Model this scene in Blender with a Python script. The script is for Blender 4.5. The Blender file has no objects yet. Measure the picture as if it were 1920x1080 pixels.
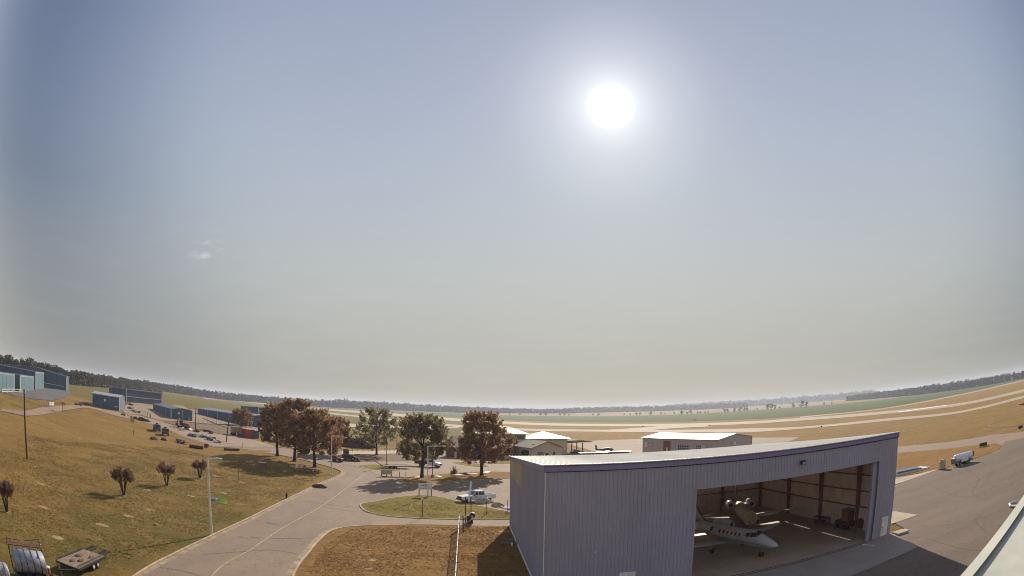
# Regional airport seen from a roof-mounted wide-angle weather camera, hazy morning sun
POLYK = (0.0, -4.48672186e-02, -3.46862160e-04, 2.83819934e-05, -1.50264798e-06)
CAMROLL = .0130673
SKY_STR, SKY_MIX, SUN_STR, EXPOSURE, HAZE_D = .1, .02, 3.0, 1.15, .00015
HAZE_STOPS = [(0, (0.1633, 0.1573, 0.1359)), (0.05, (0.1654, 0.1594, 0.1384)), (0.12, (0.1874, 0.1854, 0.1672)), (0.2, (0.2165, 0.2208, 0.2078)), (0.3, (0.1983, 0.2202, 0.2416)), (0.43, (0.1766, 0.201, 0.2478)), (0.6, (0.1433, 0.1642, 0.2196)), (1, (0.1274, 0.1498, 0.2081))]
SUN_STOPS = [(0, (1, 1, 1)), (.33, (1, 1, 1)), (.42, (.93, .95, .97)), (.5, (.66, .7, .77)), (.60, (.40, .45, .56)), (.70, (.36, .41, .5)), (.80, (2.0, 1.9, 1.8)), (1, (5.2, 4.8, 4.4))]  # last stops add bright unseen sky behind the camera to fill shaded walls
RAYW = (-0.4836, 0.8482, 0.2160)      # a few wisps of cloud on the left
import bpy, bmesh, math, random
from mathutils import Vector, Matrix, noise
from mathutils.geometry import delaunay_2d_cdt
rad = math.radians
S = bpy.context.scene
COL = S.collection
R = random.Random(7)

# ------------------------------------------------------------------ camera
CAMZ = 15.0
F0, K3, PITCH, ROLL = 1165.07, -.115543, .196491, .0130673
SUN_AZ, SUN_EL = rad(10.07), rad(28.24)
cam_d = bpy.data.cameras.new('camera'); cam = bpy.data.objects.new('camera', cam_d); COL.objects.link(cam)
S.camera = cam
cam_d.type = 'PANO'; cam_d.sensor_width = 36; cam_d.sensor_fit = 'HORIZONTAL'
cam_d.panorama_type = 'FISHEYE_LENS_POLYNOMIAL'
cam_d.fisheye_fov = rad(180)
cam_d.fisheye_polynomial_k0, cam_d.fisheye_polynomial_k1, cam_d.fisheye_polynomial_k2, cam_d.fisheye_polynomial_k3, cam_d.fisheye_polynomial_k4 = POLYK
cam_d.clip_start = .05; cam_d.clip_end = 30000
cam.location = (0, 0, CAMZ)
cam.rotation_euler = (Matrix.Rotation(rad(90)+PITCH, 3, 'X') @ Matrix.Rotation(CAMROLL, 3, 'Z')).to_euler()

# ------------------------------------------------------------------ world, sun, exposure
W = bpy.data.worlds.new('World'); S.world = W; W.use_nodes = True
nt = W.node_tree; N = nt.nodes; L = nt.links
for n in list(N): N.remove(n)
def wn(t, **k):
    n = N.new(t)
    for a, b in k.items(): setattr(n, a, b)
    return n
def wm(op, a, b=None, c=None):
    n = wn('ShaderNodeMath', operation=op)
    for i, v in enumerate((a, b, c)):
        if v is None: continue
        if isinstance(v, (int, float)): n.inputs[i].default_value = v
        else: L.new(v, n.inputs[i])
    return n.outputs[0]
SUND = Vector((math.sin(SUN_AZ)*math.cos(SUN_EL), math.cos(SUN_AZ)*math.cos(SUN_EL), math.sin(SUN_EL)))
tc = wn('ShaderNodeTexCoord'); nv = wn('ShaderNodeVectorMath', operation='NORMALIZE'); L.new(tc.outputs['Generated'], nv.inputs[0])
dp = wn('ShaderNodeVectorMath', operation='DOT_PRODUCT'); L.new(nv.outputs[0], dp.inputs[0]); dp.inputs[1].default_value = SUND
sx = wn('ShaderNodeSeparateXYZ'); L.new(nv.outputs[0], sx.inputs[0])
ang = wm('ARCCOSINE', wm('MINIMUM', dp.outputs['Value'], .999999))          # angle to the sun
elev = wm('ARCSINE', sx.outputs['Z'])
sky = wn('ShaderNodeTexSky', sky_type='NISHITA', sun_disc=False, sun_elevation=SUN_EL, sun_rotation=SUN_AZ, altitude=80, air_density=1.0, dust_density=1.0, ozone_density=1.5)
# hazy layer: colour by elevation, brightness by sun angle, added fill behind camera
def wramp(fac, stops, interp='B_SPLINE'):
    n = wn('ShaderNodeValToRGB'); r = n.color_ramp; r.interpolation = interp
    while len(r.elements) < len(stops): r.elements.new(.5)
    for e, (p, c) in zip(r.elements, stops): e.position = p; e.color = (*c, 1)
    L.new(fac, n.inputs[0]); return n.outputs[0]
haze_el = wramp(wm('MULTIPLY_ADD', elev, 1/1.2, .05), HAZE_STOPS)
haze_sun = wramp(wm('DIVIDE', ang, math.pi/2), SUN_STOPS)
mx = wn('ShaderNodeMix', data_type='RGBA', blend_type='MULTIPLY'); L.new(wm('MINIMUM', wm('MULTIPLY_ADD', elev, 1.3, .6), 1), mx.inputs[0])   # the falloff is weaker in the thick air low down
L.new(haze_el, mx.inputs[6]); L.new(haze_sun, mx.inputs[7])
# faint streaky cirrus near the horizon
mp = wn('ShaderNodeMapping'); mp.inputs['Scale'].default_value = (3, 3, 26); L.new(nv.outputs[0], mp.inputs[0])
nz = wn('ShaderNodeTexNoise'); nz.inputs['Scale'].default_value = 2.2; nz.inputs['Detail'].default_value = 5; L.new(mp.outputs[0], nz.inputs['Vector'])
cl = wm('MULTIPLY', wm('MULTIPLY', wm('MAXIMUM', wm('SUBTRACT', nz.outputs['Fac'], .5), 0), .05), wm('MAXIMUM', wm('SUBTRACT', 1, wm('MULTIPLY', elev, 3.2)), 0))
wd = Vector(RAYW); wdp = wn('ShaderNodeVectorMath', operation='DOT_PRODUCT'); L.new(nv.outputs[0], wdp.inputs[0]); wdp.inputs[1].default_value = wd
wa = wm('ARCCOSINE', wm('MINIMUM', wdp.outputs['Value'], .999999)); n2 = wn('ShaderNodeTexNoise'); n2.inputs['Scale'].default_value = 22; n2.inputs['Detail'].default_value = 6; n2.inputs['Roughness'].default_value = .7
mp2 = wn('ShaderNodeMapping'); mp2.inputs['Scale'].default_value = (1, 1, 3.2); L.new(nv.outputs[0], mp2.inputs[0]); L.new(mp2.outputs[0], n2.inputs['Vector'])
wisp = wm('MULTIPLY', wm('MULTIPLY', wm('MAXIMUM', wm('SUBTRACT', n2.outputs['Fac'], .53), 0), .8), wm('EXPONENT', wm('MULTIPLY', wm('POWER', wm('DIVIDE', wa, .026), 2.0), -1)))
cl = wm('ADD', cl, wisp)
# aureole and glare disc of the hazy sun
glow = wm('ADD', wm('MULTIPLY', wm('EXPONENT', wm('MULTIPLY', wm('POWER', wm('DIVIDE', ang, .025), 4.0), -1)), 4.0),
          wm('ADD', wm('MULTIPLY', wm('EXPONENT', wm('DIVIDE', ang, -.042)), .42), wm('ADD', wm('MULTIPLY', wm('EXPONENT', wm('DIVIDE', ang, -.12)), .04), wm('DIVIDE', .018, wm('ADD', 1, wm('EXPONENT', wm('MULTIPLY', wm('SUBTRACT', ang, .155), 70)))))))
gcol = wn('ShaderNodeMix', data_type='RGBA', blend_type='MIX'); gcol.inputs[6].default_value = (1, .97, .9, 1); gcol.inputs[7].default_value = (1, .97, .9, 1)
gm = wn('ShaderNodeVectorMath', operation='SCALE'); L.new(gcol.outputs[2], gm.inputs[0]); L.new(wm('ADD', glow, cl), gm.inputs['Scale'])
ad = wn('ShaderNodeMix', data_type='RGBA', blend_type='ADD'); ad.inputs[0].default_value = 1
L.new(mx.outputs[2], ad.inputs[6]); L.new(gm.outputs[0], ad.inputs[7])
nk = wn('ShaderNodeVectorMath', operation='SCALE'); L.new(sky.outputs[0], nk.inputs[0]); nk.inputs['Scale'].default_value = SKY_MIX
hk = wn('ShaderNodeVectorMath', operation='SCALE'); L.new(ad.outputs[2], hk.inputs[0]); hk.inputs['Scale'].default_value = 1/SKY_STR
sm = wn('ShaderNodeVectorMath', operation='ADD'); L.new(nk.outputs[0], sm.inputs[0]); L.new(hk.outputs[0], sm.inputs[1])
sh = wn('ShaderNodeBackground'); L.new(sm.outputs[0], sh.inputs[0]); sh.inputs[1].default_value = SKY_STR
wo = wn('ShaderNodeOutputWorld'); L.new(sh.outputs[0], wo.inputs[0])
W.cycles.sampling_method = 'MANUAL'; W.cycles.sample_map_resolution = 1024

sd = bpy.data.lights.new('sun', 'SUN'); sd.energy = SUN_STR; sd.angle = rad(.55); sd.color = (1, .89, .73)
so = bpy.data.objects.new('sun', sd); COL.objects.link(so); so.rotation_euler = SUND.to_track_quat('Z', 'Y').to_euler()
S.view_settings.view_transform = 'Standard'; S.view_settings.look = 'None'; S.view_settings.gamma = 1
S.view_settings.exposure = EXPOSURE
S.cycles.use_denoising = True; S.cycles.filter_width = 1.0
S.cycles.max_bounces = 6; S.cycles.transparent_max_bounces = 12; S.cycles.volume_bounces = 0
S.cycles.caustics_reflective = False; S.cycles.caustics_refractive = False
S.cycles.sample_clamp_indirect = 4

# ------------------------------------------------------------------ helpers
def ray(px, py):            # photo pixel -> world direction through the lens above
    x = px-960.0; y = 540.0-py; r = math.hypot(x, y)*36/1920
    th = r*(4.48672186e-02+r*(3.46862160e-04+r*(-2.83819934e-05+r*1.50264798e-06)))
    s = math.sin(th)/max(r*1920/36, 1e-9); u, v, w = x*s, y*s, math.cos(th)
    c, sn = math.cos(ROLL), math.sin(ROLL); u, v = c*u-sn*v, sn*u+c*v
    return (u, w*math.cos(PITCH)-v*math.sin(PITCH), w*math.sin(PITCH)+v*math.cos(PITCH))
def sst(a, b, t):
    t = max(0.0, min(1.0, (t-a)/(b-a))); return t*t*(3-2*t)
def H(x, y):                # height of the land
    u = max(0.0, min(1.0, (-x-34)/150.0))
    k = max(0.0, -x-200)*1.4
    return 6.0*(.5*u+.5*u*u*(3-2*u))*(1-sst(330+k, 700+k, y))
def G(px, py, dz=0.0):      # where a pixel's line of sight meets the land (dz above it)
    d = ray(px, py); t = (CAMZ-dz)/max(1e-4, -d[2])
    for _ in range(60):
        x, y = d[0]*t, d[1]*t; t = .5*t+.5*(CAMZ-H(x, y)-dz)/max(1e-4, -d[2])
    return (x, y)
def G3(px, py, dz=0.0):
    x, y = G(px, py, dz); return Vector((x, y, H(x, y)+dz))

def mesh(name, vs, fs, mat, parent=None, smooth=False, mats=None, mi=None):
    me = bpy.data.meshes.new(name); me.from_pydata([tuple(v) for v in vs], [], fs)
    if mats:
        for m in mats: me.materials.append(m)
        me.polygons.foreach_set('material_index', mi)
    else: me.materials.append(mat)
    if smooth: me.polygons.foreach_set('use_smooth', [True]*len(me.polygons))
    me.update()
    o = bpy.data.objects.new(name, me); COL.objects.link(o); o.parent = parent
    return o
class MB:
    def __init__(s): s.v = []; s.f = []
    def add(s, vs, fs, M=None):
        n = len(s.v); s.v += [(M @ Vector(v)) if M else Vector(v) for v in vs]; s.f += [tuple(i+n for i in f) for f in fs]; return s
    def box(s, c, d, M=None, bev=0):
        x, y, z = c; a, b, h = d[0]/2, d[1]/2, d[2]/2
        if bev:
            k = bev; vs = []; fs = []
            for zz, ins in ((-h, k), (-h+k, 0), (h-k, 0), (h, k)):
                A, B = a-ins, b-ins
                for X, Y in ((-A+k*(ins == 0), -B), (A-k*(ins == 0), -B), (A, -B+k*(ins == 0)), (A, B-k*(ins == 0)), (A-k*(ins == 0), B), (-A+k*(ins == 0), B), (-A, B-k*(ins == 0)), (-A, -B+k*(ins == 0))): vs.append((x+X, y+Y, z+zz))
            for r in range(3):
                for i in range(8): fs.append((r*8+i, r*8+(i+1) % 8, r*8+8+(i+1) % 8, r*8+8+i))
            fs.append(tuple(range(7, -1, -1))); fs.append(tuple(range(24, 32)))
            return s.add(vs, fs, M)
        vs = [(x-a, y-b, z-h), (x+a, y-b, z-h), (x+a, y+b, z-h), (x-a, y+b, z-h), (x-a, y-b, z+h), (x+a, y-b, z+h), (x+a, y+b, z+h), (x-a, y+b, z+h)]
        return s.add(vs, [(3, 2, 1, 0), (4, 5, 6, 7), (0, 1, 5, 4), (1, 2, 6, 5), (2, 3, 7, 6), (3, 0, 4, 7)], M)
    def beam(s, p, q, w, h=None, up=(0, 0, 1)):      # square bar between two points
        p, q = Vector(p), Vector(q); d = (q-p).normalized(); u = Vector(up)
        if abs(d.dot(u)) > .98: u = Vector((1, 0, 0))
        a = d.cross(u).normalized()*w/2; b = a.cross(d).normalized()*(h or w)/2
        vs = [p-a-b, p+a-b, p+a+b, p-a+b, q-a-b, q+a-b, q+a+b, q-a+b]
        return s.add(vs, [(0, 1, 2, 3), (7, 6, 5, 4), (1, 0, 4, 5), (2, 1, 5, 6), (3, 2, 6, 7), (0, 3, 7, 4)])
    def tube(s, pts, rs, n=8, cap=True):             # round tube through points, radius per point
        pts = [Vector(p) for p in pts]; rs = rs if hasattr(rs, '__len__') else [rs]*len(pts); b0 = len(s.v); vs = []; fs = []
        for i, p in enumerate(pts):
            d = (pts[min(i+1, len(pts)-1)]-pts[max(i-1, 0)]).normalized()
            u = Vector((0, 0, 1)) if abs(d.z) < .9 else Vector((1, 0, 0)); a = d.cross(u).normalized(); b = d.cross(a)
            for k in range(n):
                t = 2*math.pi*k/n; vs.append(p+(a*math.cos(t)+b*math.sin(t))*rs[i])
        for i in range(len(pts)-1):
            for k in range(n): fs.append((i*n+k, i*n+(k+1) % n, (i+1)*n+(k+1) % n, (i+1)*n+k))
        if cap: fs.append(tuple(range(n))[::-1]); fs.append(tuple(range((len(pts)-1)*n, len(pts)*n)))
        return s.add(vs, fs)
    def prism(s, poly, a, b, axis='y', M=None):      # polygon extruded along an axis from a to b
        n = len(poly)
        f = {'y': lambda p, t: (p[0], t, p[1]), 'z': lambda p, t: (p[0], p[1], t), 'x': lambda p, t: (t, p[0], p[1])}[axis]
        vs = [f(p, a) for p in poly]+[f(p, b) for p in poly]
        return s.add(vs, [tuple(range(n)), tuple(range(2*n-1, n-1, -1))]+[(i, n+i, n+(i+1) % n, (i+1) % n) for i in range(n)], M)
    def loft(s, rings, cap=True, M=None):            # rings of equal count
        n = len(rings[0]); vs = [p for r in rings for p in r]; fs = []
        for i in range(len(rings)-1):
            for k in range(n): fs.append((i*n+k, i*n+(k+1) % n, (i+1)*n+(k+1) % n, (i+1)*n+k))
        if cap: fs.append(tuple(range(n))[::-1]); fs.append(tuple(range((len(rings)-1)*n, len(rings)*n)))
        return s.add(vs, fs, M)
    def wheel(s, c, r, w, axis='y', n=20, M=None):
        x, y, z = c; rings = []
        for t, q in ((-w/2, r*.86), (-w*.38, r), (w*.38, r), (w/2, r*.86)):
            ring = []
            for k in range(n):
                a = 2*math.pi*k/n; u, v = q*math.cos(a), q*math.sin(a)
                ring.append((x+u, y+t, z+v) if axis == 'y' else (x+t, y+u, z+v))
            rings.append(ring)
        return s.loft(rings, True, M)
    def lump(s, c, r, seed=0, n=3, rough=.3):        # rough stone or heap
        bm = bmesh.new(); bmesh.ops.create_icosphere(bm, subdivisions=n, radius=1)
        vs = []
        for v in bm.verts:
            k = 1+rough*noise.noise(v.co*1.7+Vector((seed*3.1, seed, 0)))+rough*.5*noise.noise(v.co*4+Vector((seed, 0, 5)))
            vs.append((c[0]+v.co.x*r[0]*k, c[1]+v.co.y*r[1]*k, max(c[2]-.02, c[2]+v.co.z*r[2]*k)))
        fs = [tuple(v.index for v in f.verts) for f in bm.faces]; bm.free()
        return s.add(vs, fs)
    def build(s, name, mat, parent=None, smooth=False):
        return mesh(name, s.v, s.f, mat, parent, smooth)

def root(name, label, cat, loc=(0, 0, 0), rz=0, group=None):
    o = bpy.data.objects.new(name, None); COL.objects.link(o); o.location = loc; o.rotation_euler = (0, 0, rz); o.empty_display_size = .3
    o['label'] = label; o['category'] = cat
    if group: o['group'] = group
    return o
def tag(o, label, cat, group=None, kind=None):
    o['label'] = label; o['category'] = cat
    if group: o['group'] = group
    if kind: o['kind'] = kind
    return o
def struct(o): o['kind'] = 'structure'; return o
def copy_tree(o, parent=None):
    c = o.copy(); COL.objects.link(c); c.parent = parent
    for ch in list(o.children): copy_tree(ch, c)
    return c

# ------------------------------------------------------------------ materials
def mat(name, col, rough=.8, metal=0, spec=.3, var=.12, vscale=1.5, bump=0, bscale=20, stretch=(1, 1, 1), col2=None, detail=6, alpha=None, rust=None):
    m = bpy.data.materials.new(name); m.use_nodes = True; t = m.node_tree; b = t.nodes['Principled BSDF']
    b.inputs['Roughness'].default_value = rough; b.inputs['Metallic'].default_value = metal; b.inputs['Specular IOR Level'].default_value = spec
    tcn = t.nodes.new('ShaderNodeTexCoord'); mpn = t.nodes.new('ShaderNodeMapping'); mpn.inputs['Scale'].default_value = stretch
    t.links.new(tcn.outputs['Object'], mpn.inputs[0])
    nz = t.nodes.new('ShaderNodeTexNoise'); nz.inputs['Scale'].default_value = vscale; nz.inputs['Detail'].default_value = detail; nz.inputs['Roughness'].default_value = .65
    t.links.new(mpn.outputs[0], nz.inputs['Vector'])
    cr = t.nodes.new('ShaderNodeValToRGB'); c2 = col2 or tuple(c*(1-2*var) for c in col); c1 = col if col2 else tuple(min(1, c*(1+var)) for c in col)
    cr.color_ramp.elements[0].position = .32; cr.color_ramp.elements[1].position = .68
    cr.color_ramp.elements[0].color = (*c2, 1); cr.color_ramp.elements[1].color = (*c1, 1)
    t.links.new(nz.outputs['Fac'], cr.inputs[0]); out = cr.outputs[0]
    if rust:
        n2 = t.nodes.new('ShaderNodeTexNoise'); n2.inputs['Scale'].default_value = rust[1]; n2.inputs['Detail'].default_value = 8; t.links.new(mpn.outputs[0], n2.inputs['Vector'])
        r2 = t.nodes.new('ShaderNodeValToRGB'); r2.color_ramp.elements[0].position = rust[2]; r2.color_ramp.elements[1].position = rust[2]+.12; t.links.new(n2.outputs['Fac'], r2.inputs[0])
        mixn = t.nodes.new('ShaderNodeMix'); mixn.data_type = 'RGBA'; t.links.new(r2.outputs[0], mixn.inputs[0]); t.links.new(out, mixn.inputs[6]); mixn.inputs[7].default_value = (*rust[0], 1); out = mixn.outputs[2]
    t.links.new(out, b.inputs['Base Color'])
    if bump:
        n3 = t.nodes.new('ShaderNodeTexNoise'); n3.inputs['Scale'].default_value = bscale; n3.inputs['Detail'].default_value = 5; t.links.new(mpn.outputs[0], n3.inputs['Vector'])
        bn = t.nodes.new('ShaderNodeBump'); bn.inputs['Strength'].default_value = bump; bn.inputs['Distance'].default_value = .05; t.links.new(n3.outputs['Fac'], bn.inputs['Height']); t.links.new(bn.outputs[0], b.inputs['Normal'])
    return m
def leafmat(name, ca, cb, trans=.35, cc=None):
    m = bpy.data.materials.new(name); m.use_nodes = True; t = m.node_tree; b = t.nodes['Principled BSDF']; out = t.nodes['Material Output']
    g = t.nodes.new('ShaderNodeNewGeometry'); cr = t.nodes.new('ShaderNodeValToRGB')
    cr.color_ramp.elements[0].color = (*ca, 1); cr.color_ramp.elements[1].color = (*cb, 1)
    if cc: e = cr.color_ramp.elements.new(.85); e.color = (*cb, 1); cr.color_ramp.elements[-1].color = (*cc, 1)
    t.links.new(g.outputs['Random Per Island'], cr.inputs[0]); t.links.new(cr.outputs[0], b.inputs['Base Color'])
    b.inputs['Roughness'].default_value = .55; b.inputs['Specular IOR Level'].default_value = .35
    tr = t.nodes.new('ShaderNodeBsdfTranslucent'); t.links.new(cr.outputs[0], tr.inputs[0])
    mx = t.nodes.new('ShaderNodeMixShader'); mx.inputs[0].default_value = trans; t.links.new(b.outputs[0], mx.inputs[1]); t.links.new(tr.outputs[0], mx.inputs[2]); t.links.new(mx.outputs[0], out.inputs[0])
    return m
def groundmat(name, dry, dry2, green, dirt, gbias=0.0, wscale=1.0, dirt_amt=.5):
    """mown dry grass: tan, brown and green patches, tufts as bump; vertex colour 'zone' R = green, G = bare dirt"""
    m = bpy.data.materials.new(name); m.use_nodes = True; t = m.node_tree; b = t.nodes['Principled BSDF']; NN = t.nodes.new; LL = t.links.new
    b.inputs['Roughness'].default_value = .95; b.inputs['Specular IOR Level'].default_value = .08
    g = NN('ShaderNodeNewGeometry')
    def nz(scale, det, rough=.6, st=(1, 1, 1), rot=0):
        mp = NN('ShaderNodeMapping'); mp.inputs['Scale'].default_value = st; mp.inputs['Rotation'].default_value = (0, 0, rot); LL(g.outputs['Position'], mp.inputs[0])
        n = NN('ShaderNodeTexNoise'); n.inputs['Scale'].default_value = scale; n.inputs['Detail'].default_value = det; n.inputs['Roughness'].default_value = rough; LL(mp.outputs[0], n.inputs['Vector']); return n.outputs['Fac']
    def ramp(f, a, b2):
        r = NN('ShaderNodeMapRange'); r.inputs['From Min'].default_value = a; r.inputs['From Max'].default_value = b2; LL(f, r.inputs[0]); return r.outputs[0]
    def mix(f, a, c):
        x = NN('ShaderNodeMix'); x.data_type = 'RGBA'
        if isinstance(f, float): x.inputs[0].default_value = f
        else: LL(f, x.inputs[0])
        for s, i in ((a, 6), (c, 7)):
            if isinstance(s, tuple): x.inputs[i].default_value = (*s, 1)
            else: LL(s, x.inputs[i])
        return x.outputs[2]
    def math_(op, a, c):
        x = NN('ShaderNodeMath'); x.operation = op
        for i, s in enumerate((a, c)):
            if isinstance(s, (int, float)): x.inputs[i].default_value = s
            else: LL(s, x.inputs[i])
        return x.outputs[0]
    at = NN('ShaderNodeAttribute'); at.attribute_name = 'zone'; sp = NN('ShaderNodeSeparateColor'); LL(at.outputs['Color'], sp.inputs[0])
    base = mix(ramp(nz(.09*wscale, 7, .65, (1, 1.6, 1), .4), .38, .62), dry, dry2)
    streak = ramp(nz(.55, 9, .8, (.4, 1.7, 1), .25), .43, .58)
    base = mix(math_('MULTIPLY', streak, .7), base, tuple(c*.58 for c in dry2))
    far = ramp(nz(.045, 8, .75, (.5, 2.2, 1), .35), .42, .60)
    base = mix(math_('MULTIPLY', far, .5), base, tuple(c*.68 for c in dry2))
    fine = ramp(nz(2.2, 8, .85, (.6, 1.6, 1), .2), .42, .60)
    base = mix(math_('MULTIPLY', fine, .55), base, tuple(min(1, c*1.45) for c in dry))
    gf = math_('ADD', math_('ADD', sp.outputs[0], gbias), math_('MULTIPLY', math_('SUBTRACT', nz(.13*wscale, 6, .7), .5), 2.4))
    gf = ramp(gf, .25, .9)
    gg = mix(fine, green, tuple(c*.6 for c in green))
    base = mix(math_('MULTIPLY', gf, .85), base, gg)
    speck = ramp(nz(6, 4, .85, (.7, 1.4, 1), 0), .53, .62)
    base = mix(math_('MULTIPLY', speck, .6), base, tuple(c*.35 for c in dry2))
    df = ramp(math_('ADD', sp.outputs[1], math_('MULTIPLY', math_('SUBTRACT', nz(.5, 6, .7), .5), 1.3)), .45, .75)
    spots = ramp(nz(.28, 5, .6, (1, 1.8, 1), .1), .66, .72)
    df = math_('MAXIMUM', df, math_('MULTIPLY', spots, dirt_amt))
    base = mix(df, base, dirt)
    LL(base, b.inputs['Base Color'])
    hb = math_('ADD', nz(4.5, 6, .8, (.7, 1.3, 1), .2), math_('MULTIPLY', nz(.6, 4, .6), 1.5))
    bn = NN('ShaderNodeBump'); bn.inputs['Strength'].default_value = 1; bn.inputs['Distance'].default_value = .35; LL(hb, bn.inputs['Height']); LL(bn.outputs[0], b.inputs['Normal'])
    return m
M = {}
M['grass'] = groundmat('dry_grass', (.325, .205, .066), (.225, .128, .040), (.16, .145, .036), (.31, .20, .11))
M['orange_grass'] = groundmat('rusty_grass', (.36, .20, .066), (.26, .138, .042), (.19, .155, .05), (.33, .21, .12), gbias=-.35)
M['lawn'] = groundmat('lawn_grass', (.33, .235, .055), (.26, .18, .045), (.22, .19, .04), (.30, .2, .11), gbias=.25, dirt_amt=.15)
M['field_grass'] = groundmat('field_grass', (.31, .20, .07), (.25, .145, .05), (.16, .17, .04), (.33, .22, .12), wscale=.12, dirt_amt=.1)
M['crop'] = groundmat('crop_leaves', (.115, .14, .045), (.10, .12, .04), (.085, .12, .03), (.13, .12, .06), gbias=.5, wscale=.08, dirt_amt=0)
M['stubble'] = groundmat('harvested_field', (.30, .23, .14), (.27, .20, .12), (.2, .17, .09), (.33, .26, .17), gbias=-.5, wscale=.05, dirt_amt=.1)
def pavemat(name, col, col2, scale=.25, cracks=.4, streak=(1, 1, 1), rot=0, rough=.9, spec=.25, slabs=None, stain=.5):
    m = bpy.data.materials.new(name); m.use_nodes = True; t = m.node_tree; b = t.nodes['Principled BSDF']; NN = t.nodes.new; LL = t.links.new
    b.inputs['Roughness'].default_value = rough; b.inputs['Specular IOR Level'].default_value = spec
    g = NN('ShaderNodeNewGeometry')
    def mp(st, r=0):
        q = NN('ShaderNodeMapping'); q.inputs['Scale'].default_value = st; q.inputs['Rotation'].default_value = (0, 0, r); LL(g.outputs['Position'], q.inputs[0]); return q.outputs[0]
    def nz(scale, det, v, rough=.6):
        n = NN('ShaderNodeTexNoise'); n.inputs['Scale'].default_value = scale; n.inputs['Detail'].default_value = det; n.inputs['Roughness'].default_value = rough; LL(v, n.inputs['Vector']); return n.outputs['Fac']
    def ramp(f, a, b2, lo=0, hi=1):
        r = NN('ShaderNodeMapRange'); r.inputs['From Min'].default_value = a; r.inputs['From Max'].default_value = b2; r.inputs['To Min'].default_value = lo; r.inputs['To Max'].default_value = hi; LL(f, r.inputs[0]); return r.outputs[0]
    def mix(f, a, c):
        x = NN('ShaderNodeMix'); x.data_type = 'RGBA'; LL(f, x.inputs[0])
        for s, i in ((a, 6), (c, 7)):
            if isinstance(s, tuple): x.inputs[i].default_value = (*s, 1)
            else: LL(s, x.inputs[i])
        return x.outputs[2]
    c = mix(ramp(nz(scale, 7, mp(streak, rot), .65), .35, .65), col, col2)
    c = mix(ramp(nz(.9, 6, mp(tuple(s*.9 for s in streak), rot), .7), .55, .8, 0, stain), c, tuple(k*.62 for k in col2))
    c = mix(ramp(nz(14, 3, mp((1, 1, 1)), .8), .4, .7, 0, .3), c, tuple(min(1, k*1.3) for k in col))
    if cracks:
        wv = NN('ShaderNodeTexNoise'); wv.inputs['Scale'].default_value = .35; wv.inputs['Detail'].default_value = 3; LL(mp((1, 1, 1)), wv.inputs['Vector'])
        va = NN('ShaderNodeVectorMath'); va.operation = 'MULTIPLY_ADD'; LL(wv.outputs['Color'], va.inputs[0]); va.inputs[1].default_value = (3, 3, 3); LL(mp((.16, .16, .16)), va.inputs[2])
        vo = NN('ShaderNodeTexVoronoi'); vo.feature = 'DISTANCE_TO_EDGE'; vo.inputs['Scale'].default_value = 1; LL(va.outputs[0], vo.inputs['Vector'])
        c = mix(ramp(vo.outputs['Distance'], 0, .014, cracks, 0), c, tuple(k*.45 for k in col2))
    if slabs:
        br = NN('ShaderNodeTexBrick'); br.offset = 0; br.inputs['Scale'].default_value = 1; br.inputs['Mortar Size'].default_value = .035; br.inputs['Brick Width'].default_value = slabs; br.inputs['Row Height'].default_value = slabs
        LL(mp((1, 1, 1), rot), br.inputs['Vector']); c = mix(ramp(br.outputs['Fac'], 0, 1, 0, .55), c, tuple(k*.5 for k in col2))
    LL(c, b.inputs['Base Color'])
    bn = NN('ShaderNodeBump'); bn.inputs['Strength'].default_value = .3; bn.inputs['Distance'].default_value = .02; LL(nz(18, 4, mp((1, 1, 1))), bn.inputs['Height']); LL(bn.outputs[0], b.inputs['Normal'])
    return m
M['road'] = pavemat('worn_road', (.235, .165, .112), (.17, .12, .088), .12, .85, (1, .35, 1), .55)
M['lot'] = pavemat('pale_lot', (.25, .178, .12), (.20, .145, .1), .1, .4)
M['gravel'] = pavemat('gravel_yard', (.28, .20, .135), (.21, .145, .10), .16, 0, stain=.7)
M['asphalt'] = pavemat('dark_apron', (.165, .12, .09), (.115, .084, .066), .12, .8, (.25, 1.3, 1), -.4, stain=.6)
M['lane'] = pavemat('taxi_lane', (.25, .18, .125), (.21, .15, .105), .05, .2, (.3, 1, 1), .1)
M['hillpave'] = pavemat('hill_apron', (.12, .112, .12), (.10, .093, .10), .1, .3)
M['concrete'] = pavemat('concrete_pad', (.30, .25, .21), (.25, .205, .175), .3, 0, slabs=6.0, rot=-.15)
M['pale_concrete'] = pavemat('pale_concrete', (.42, .34, .26), (.36, .28, .2), .3, .3)
M['floor'] = pavemat('hangar_floor', (.42, .33, .25), (.33, .26, .2), .25, .3, slabs=6.0, rot=-.14, rough=.45, spec=.4, stain=.8)
M['runway'] = pavemat('runway_concrete', (.37, .29, .21), (.315, .245, .18), .02, 0)
M['bare'] = mat('bare_soil', (.36, .235, .10), .95, var=.25, vscale=2, bump=.5)
M['skid'] = pavemat('skid_rubber', (.07, .054, .045), (.095, .073, .06), .5, 0)
M['kerb'] = mat('kerb_concrete', (.46, .33, .20), .9, var=.2, vscale=1.2)
M['gutter'] = mat('gutter_concrete', (.30, .225, .155), .9, var=.25, vscale=.9)
M['line_yellow'] = mat('faded_yellow_paint', (.36, .27, .15), .8, var=.25, vscale=1.5)
M['line_white'] = mat('white_paint', (.75, .73, .68), .7)
M['siding_purple'] = mat('hangar_siding', (.315, .305, .36), .5, .0, .4, var=.05, vscale=.35, stretch=(1, 1, .5))
M['fascia'] = mat('fringe_tint_fascia', (.21, .18, .36), .4, 0, .5, var=.05)  # violet tint stands in for lens fringing and shading on grey trim
M['roof_pale'] = mat('pale_metal_roof', (.74, .71, .64), .75, .0, .5, var=.06, vscale=.3, stretch=(1, .1, 1))
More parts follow.
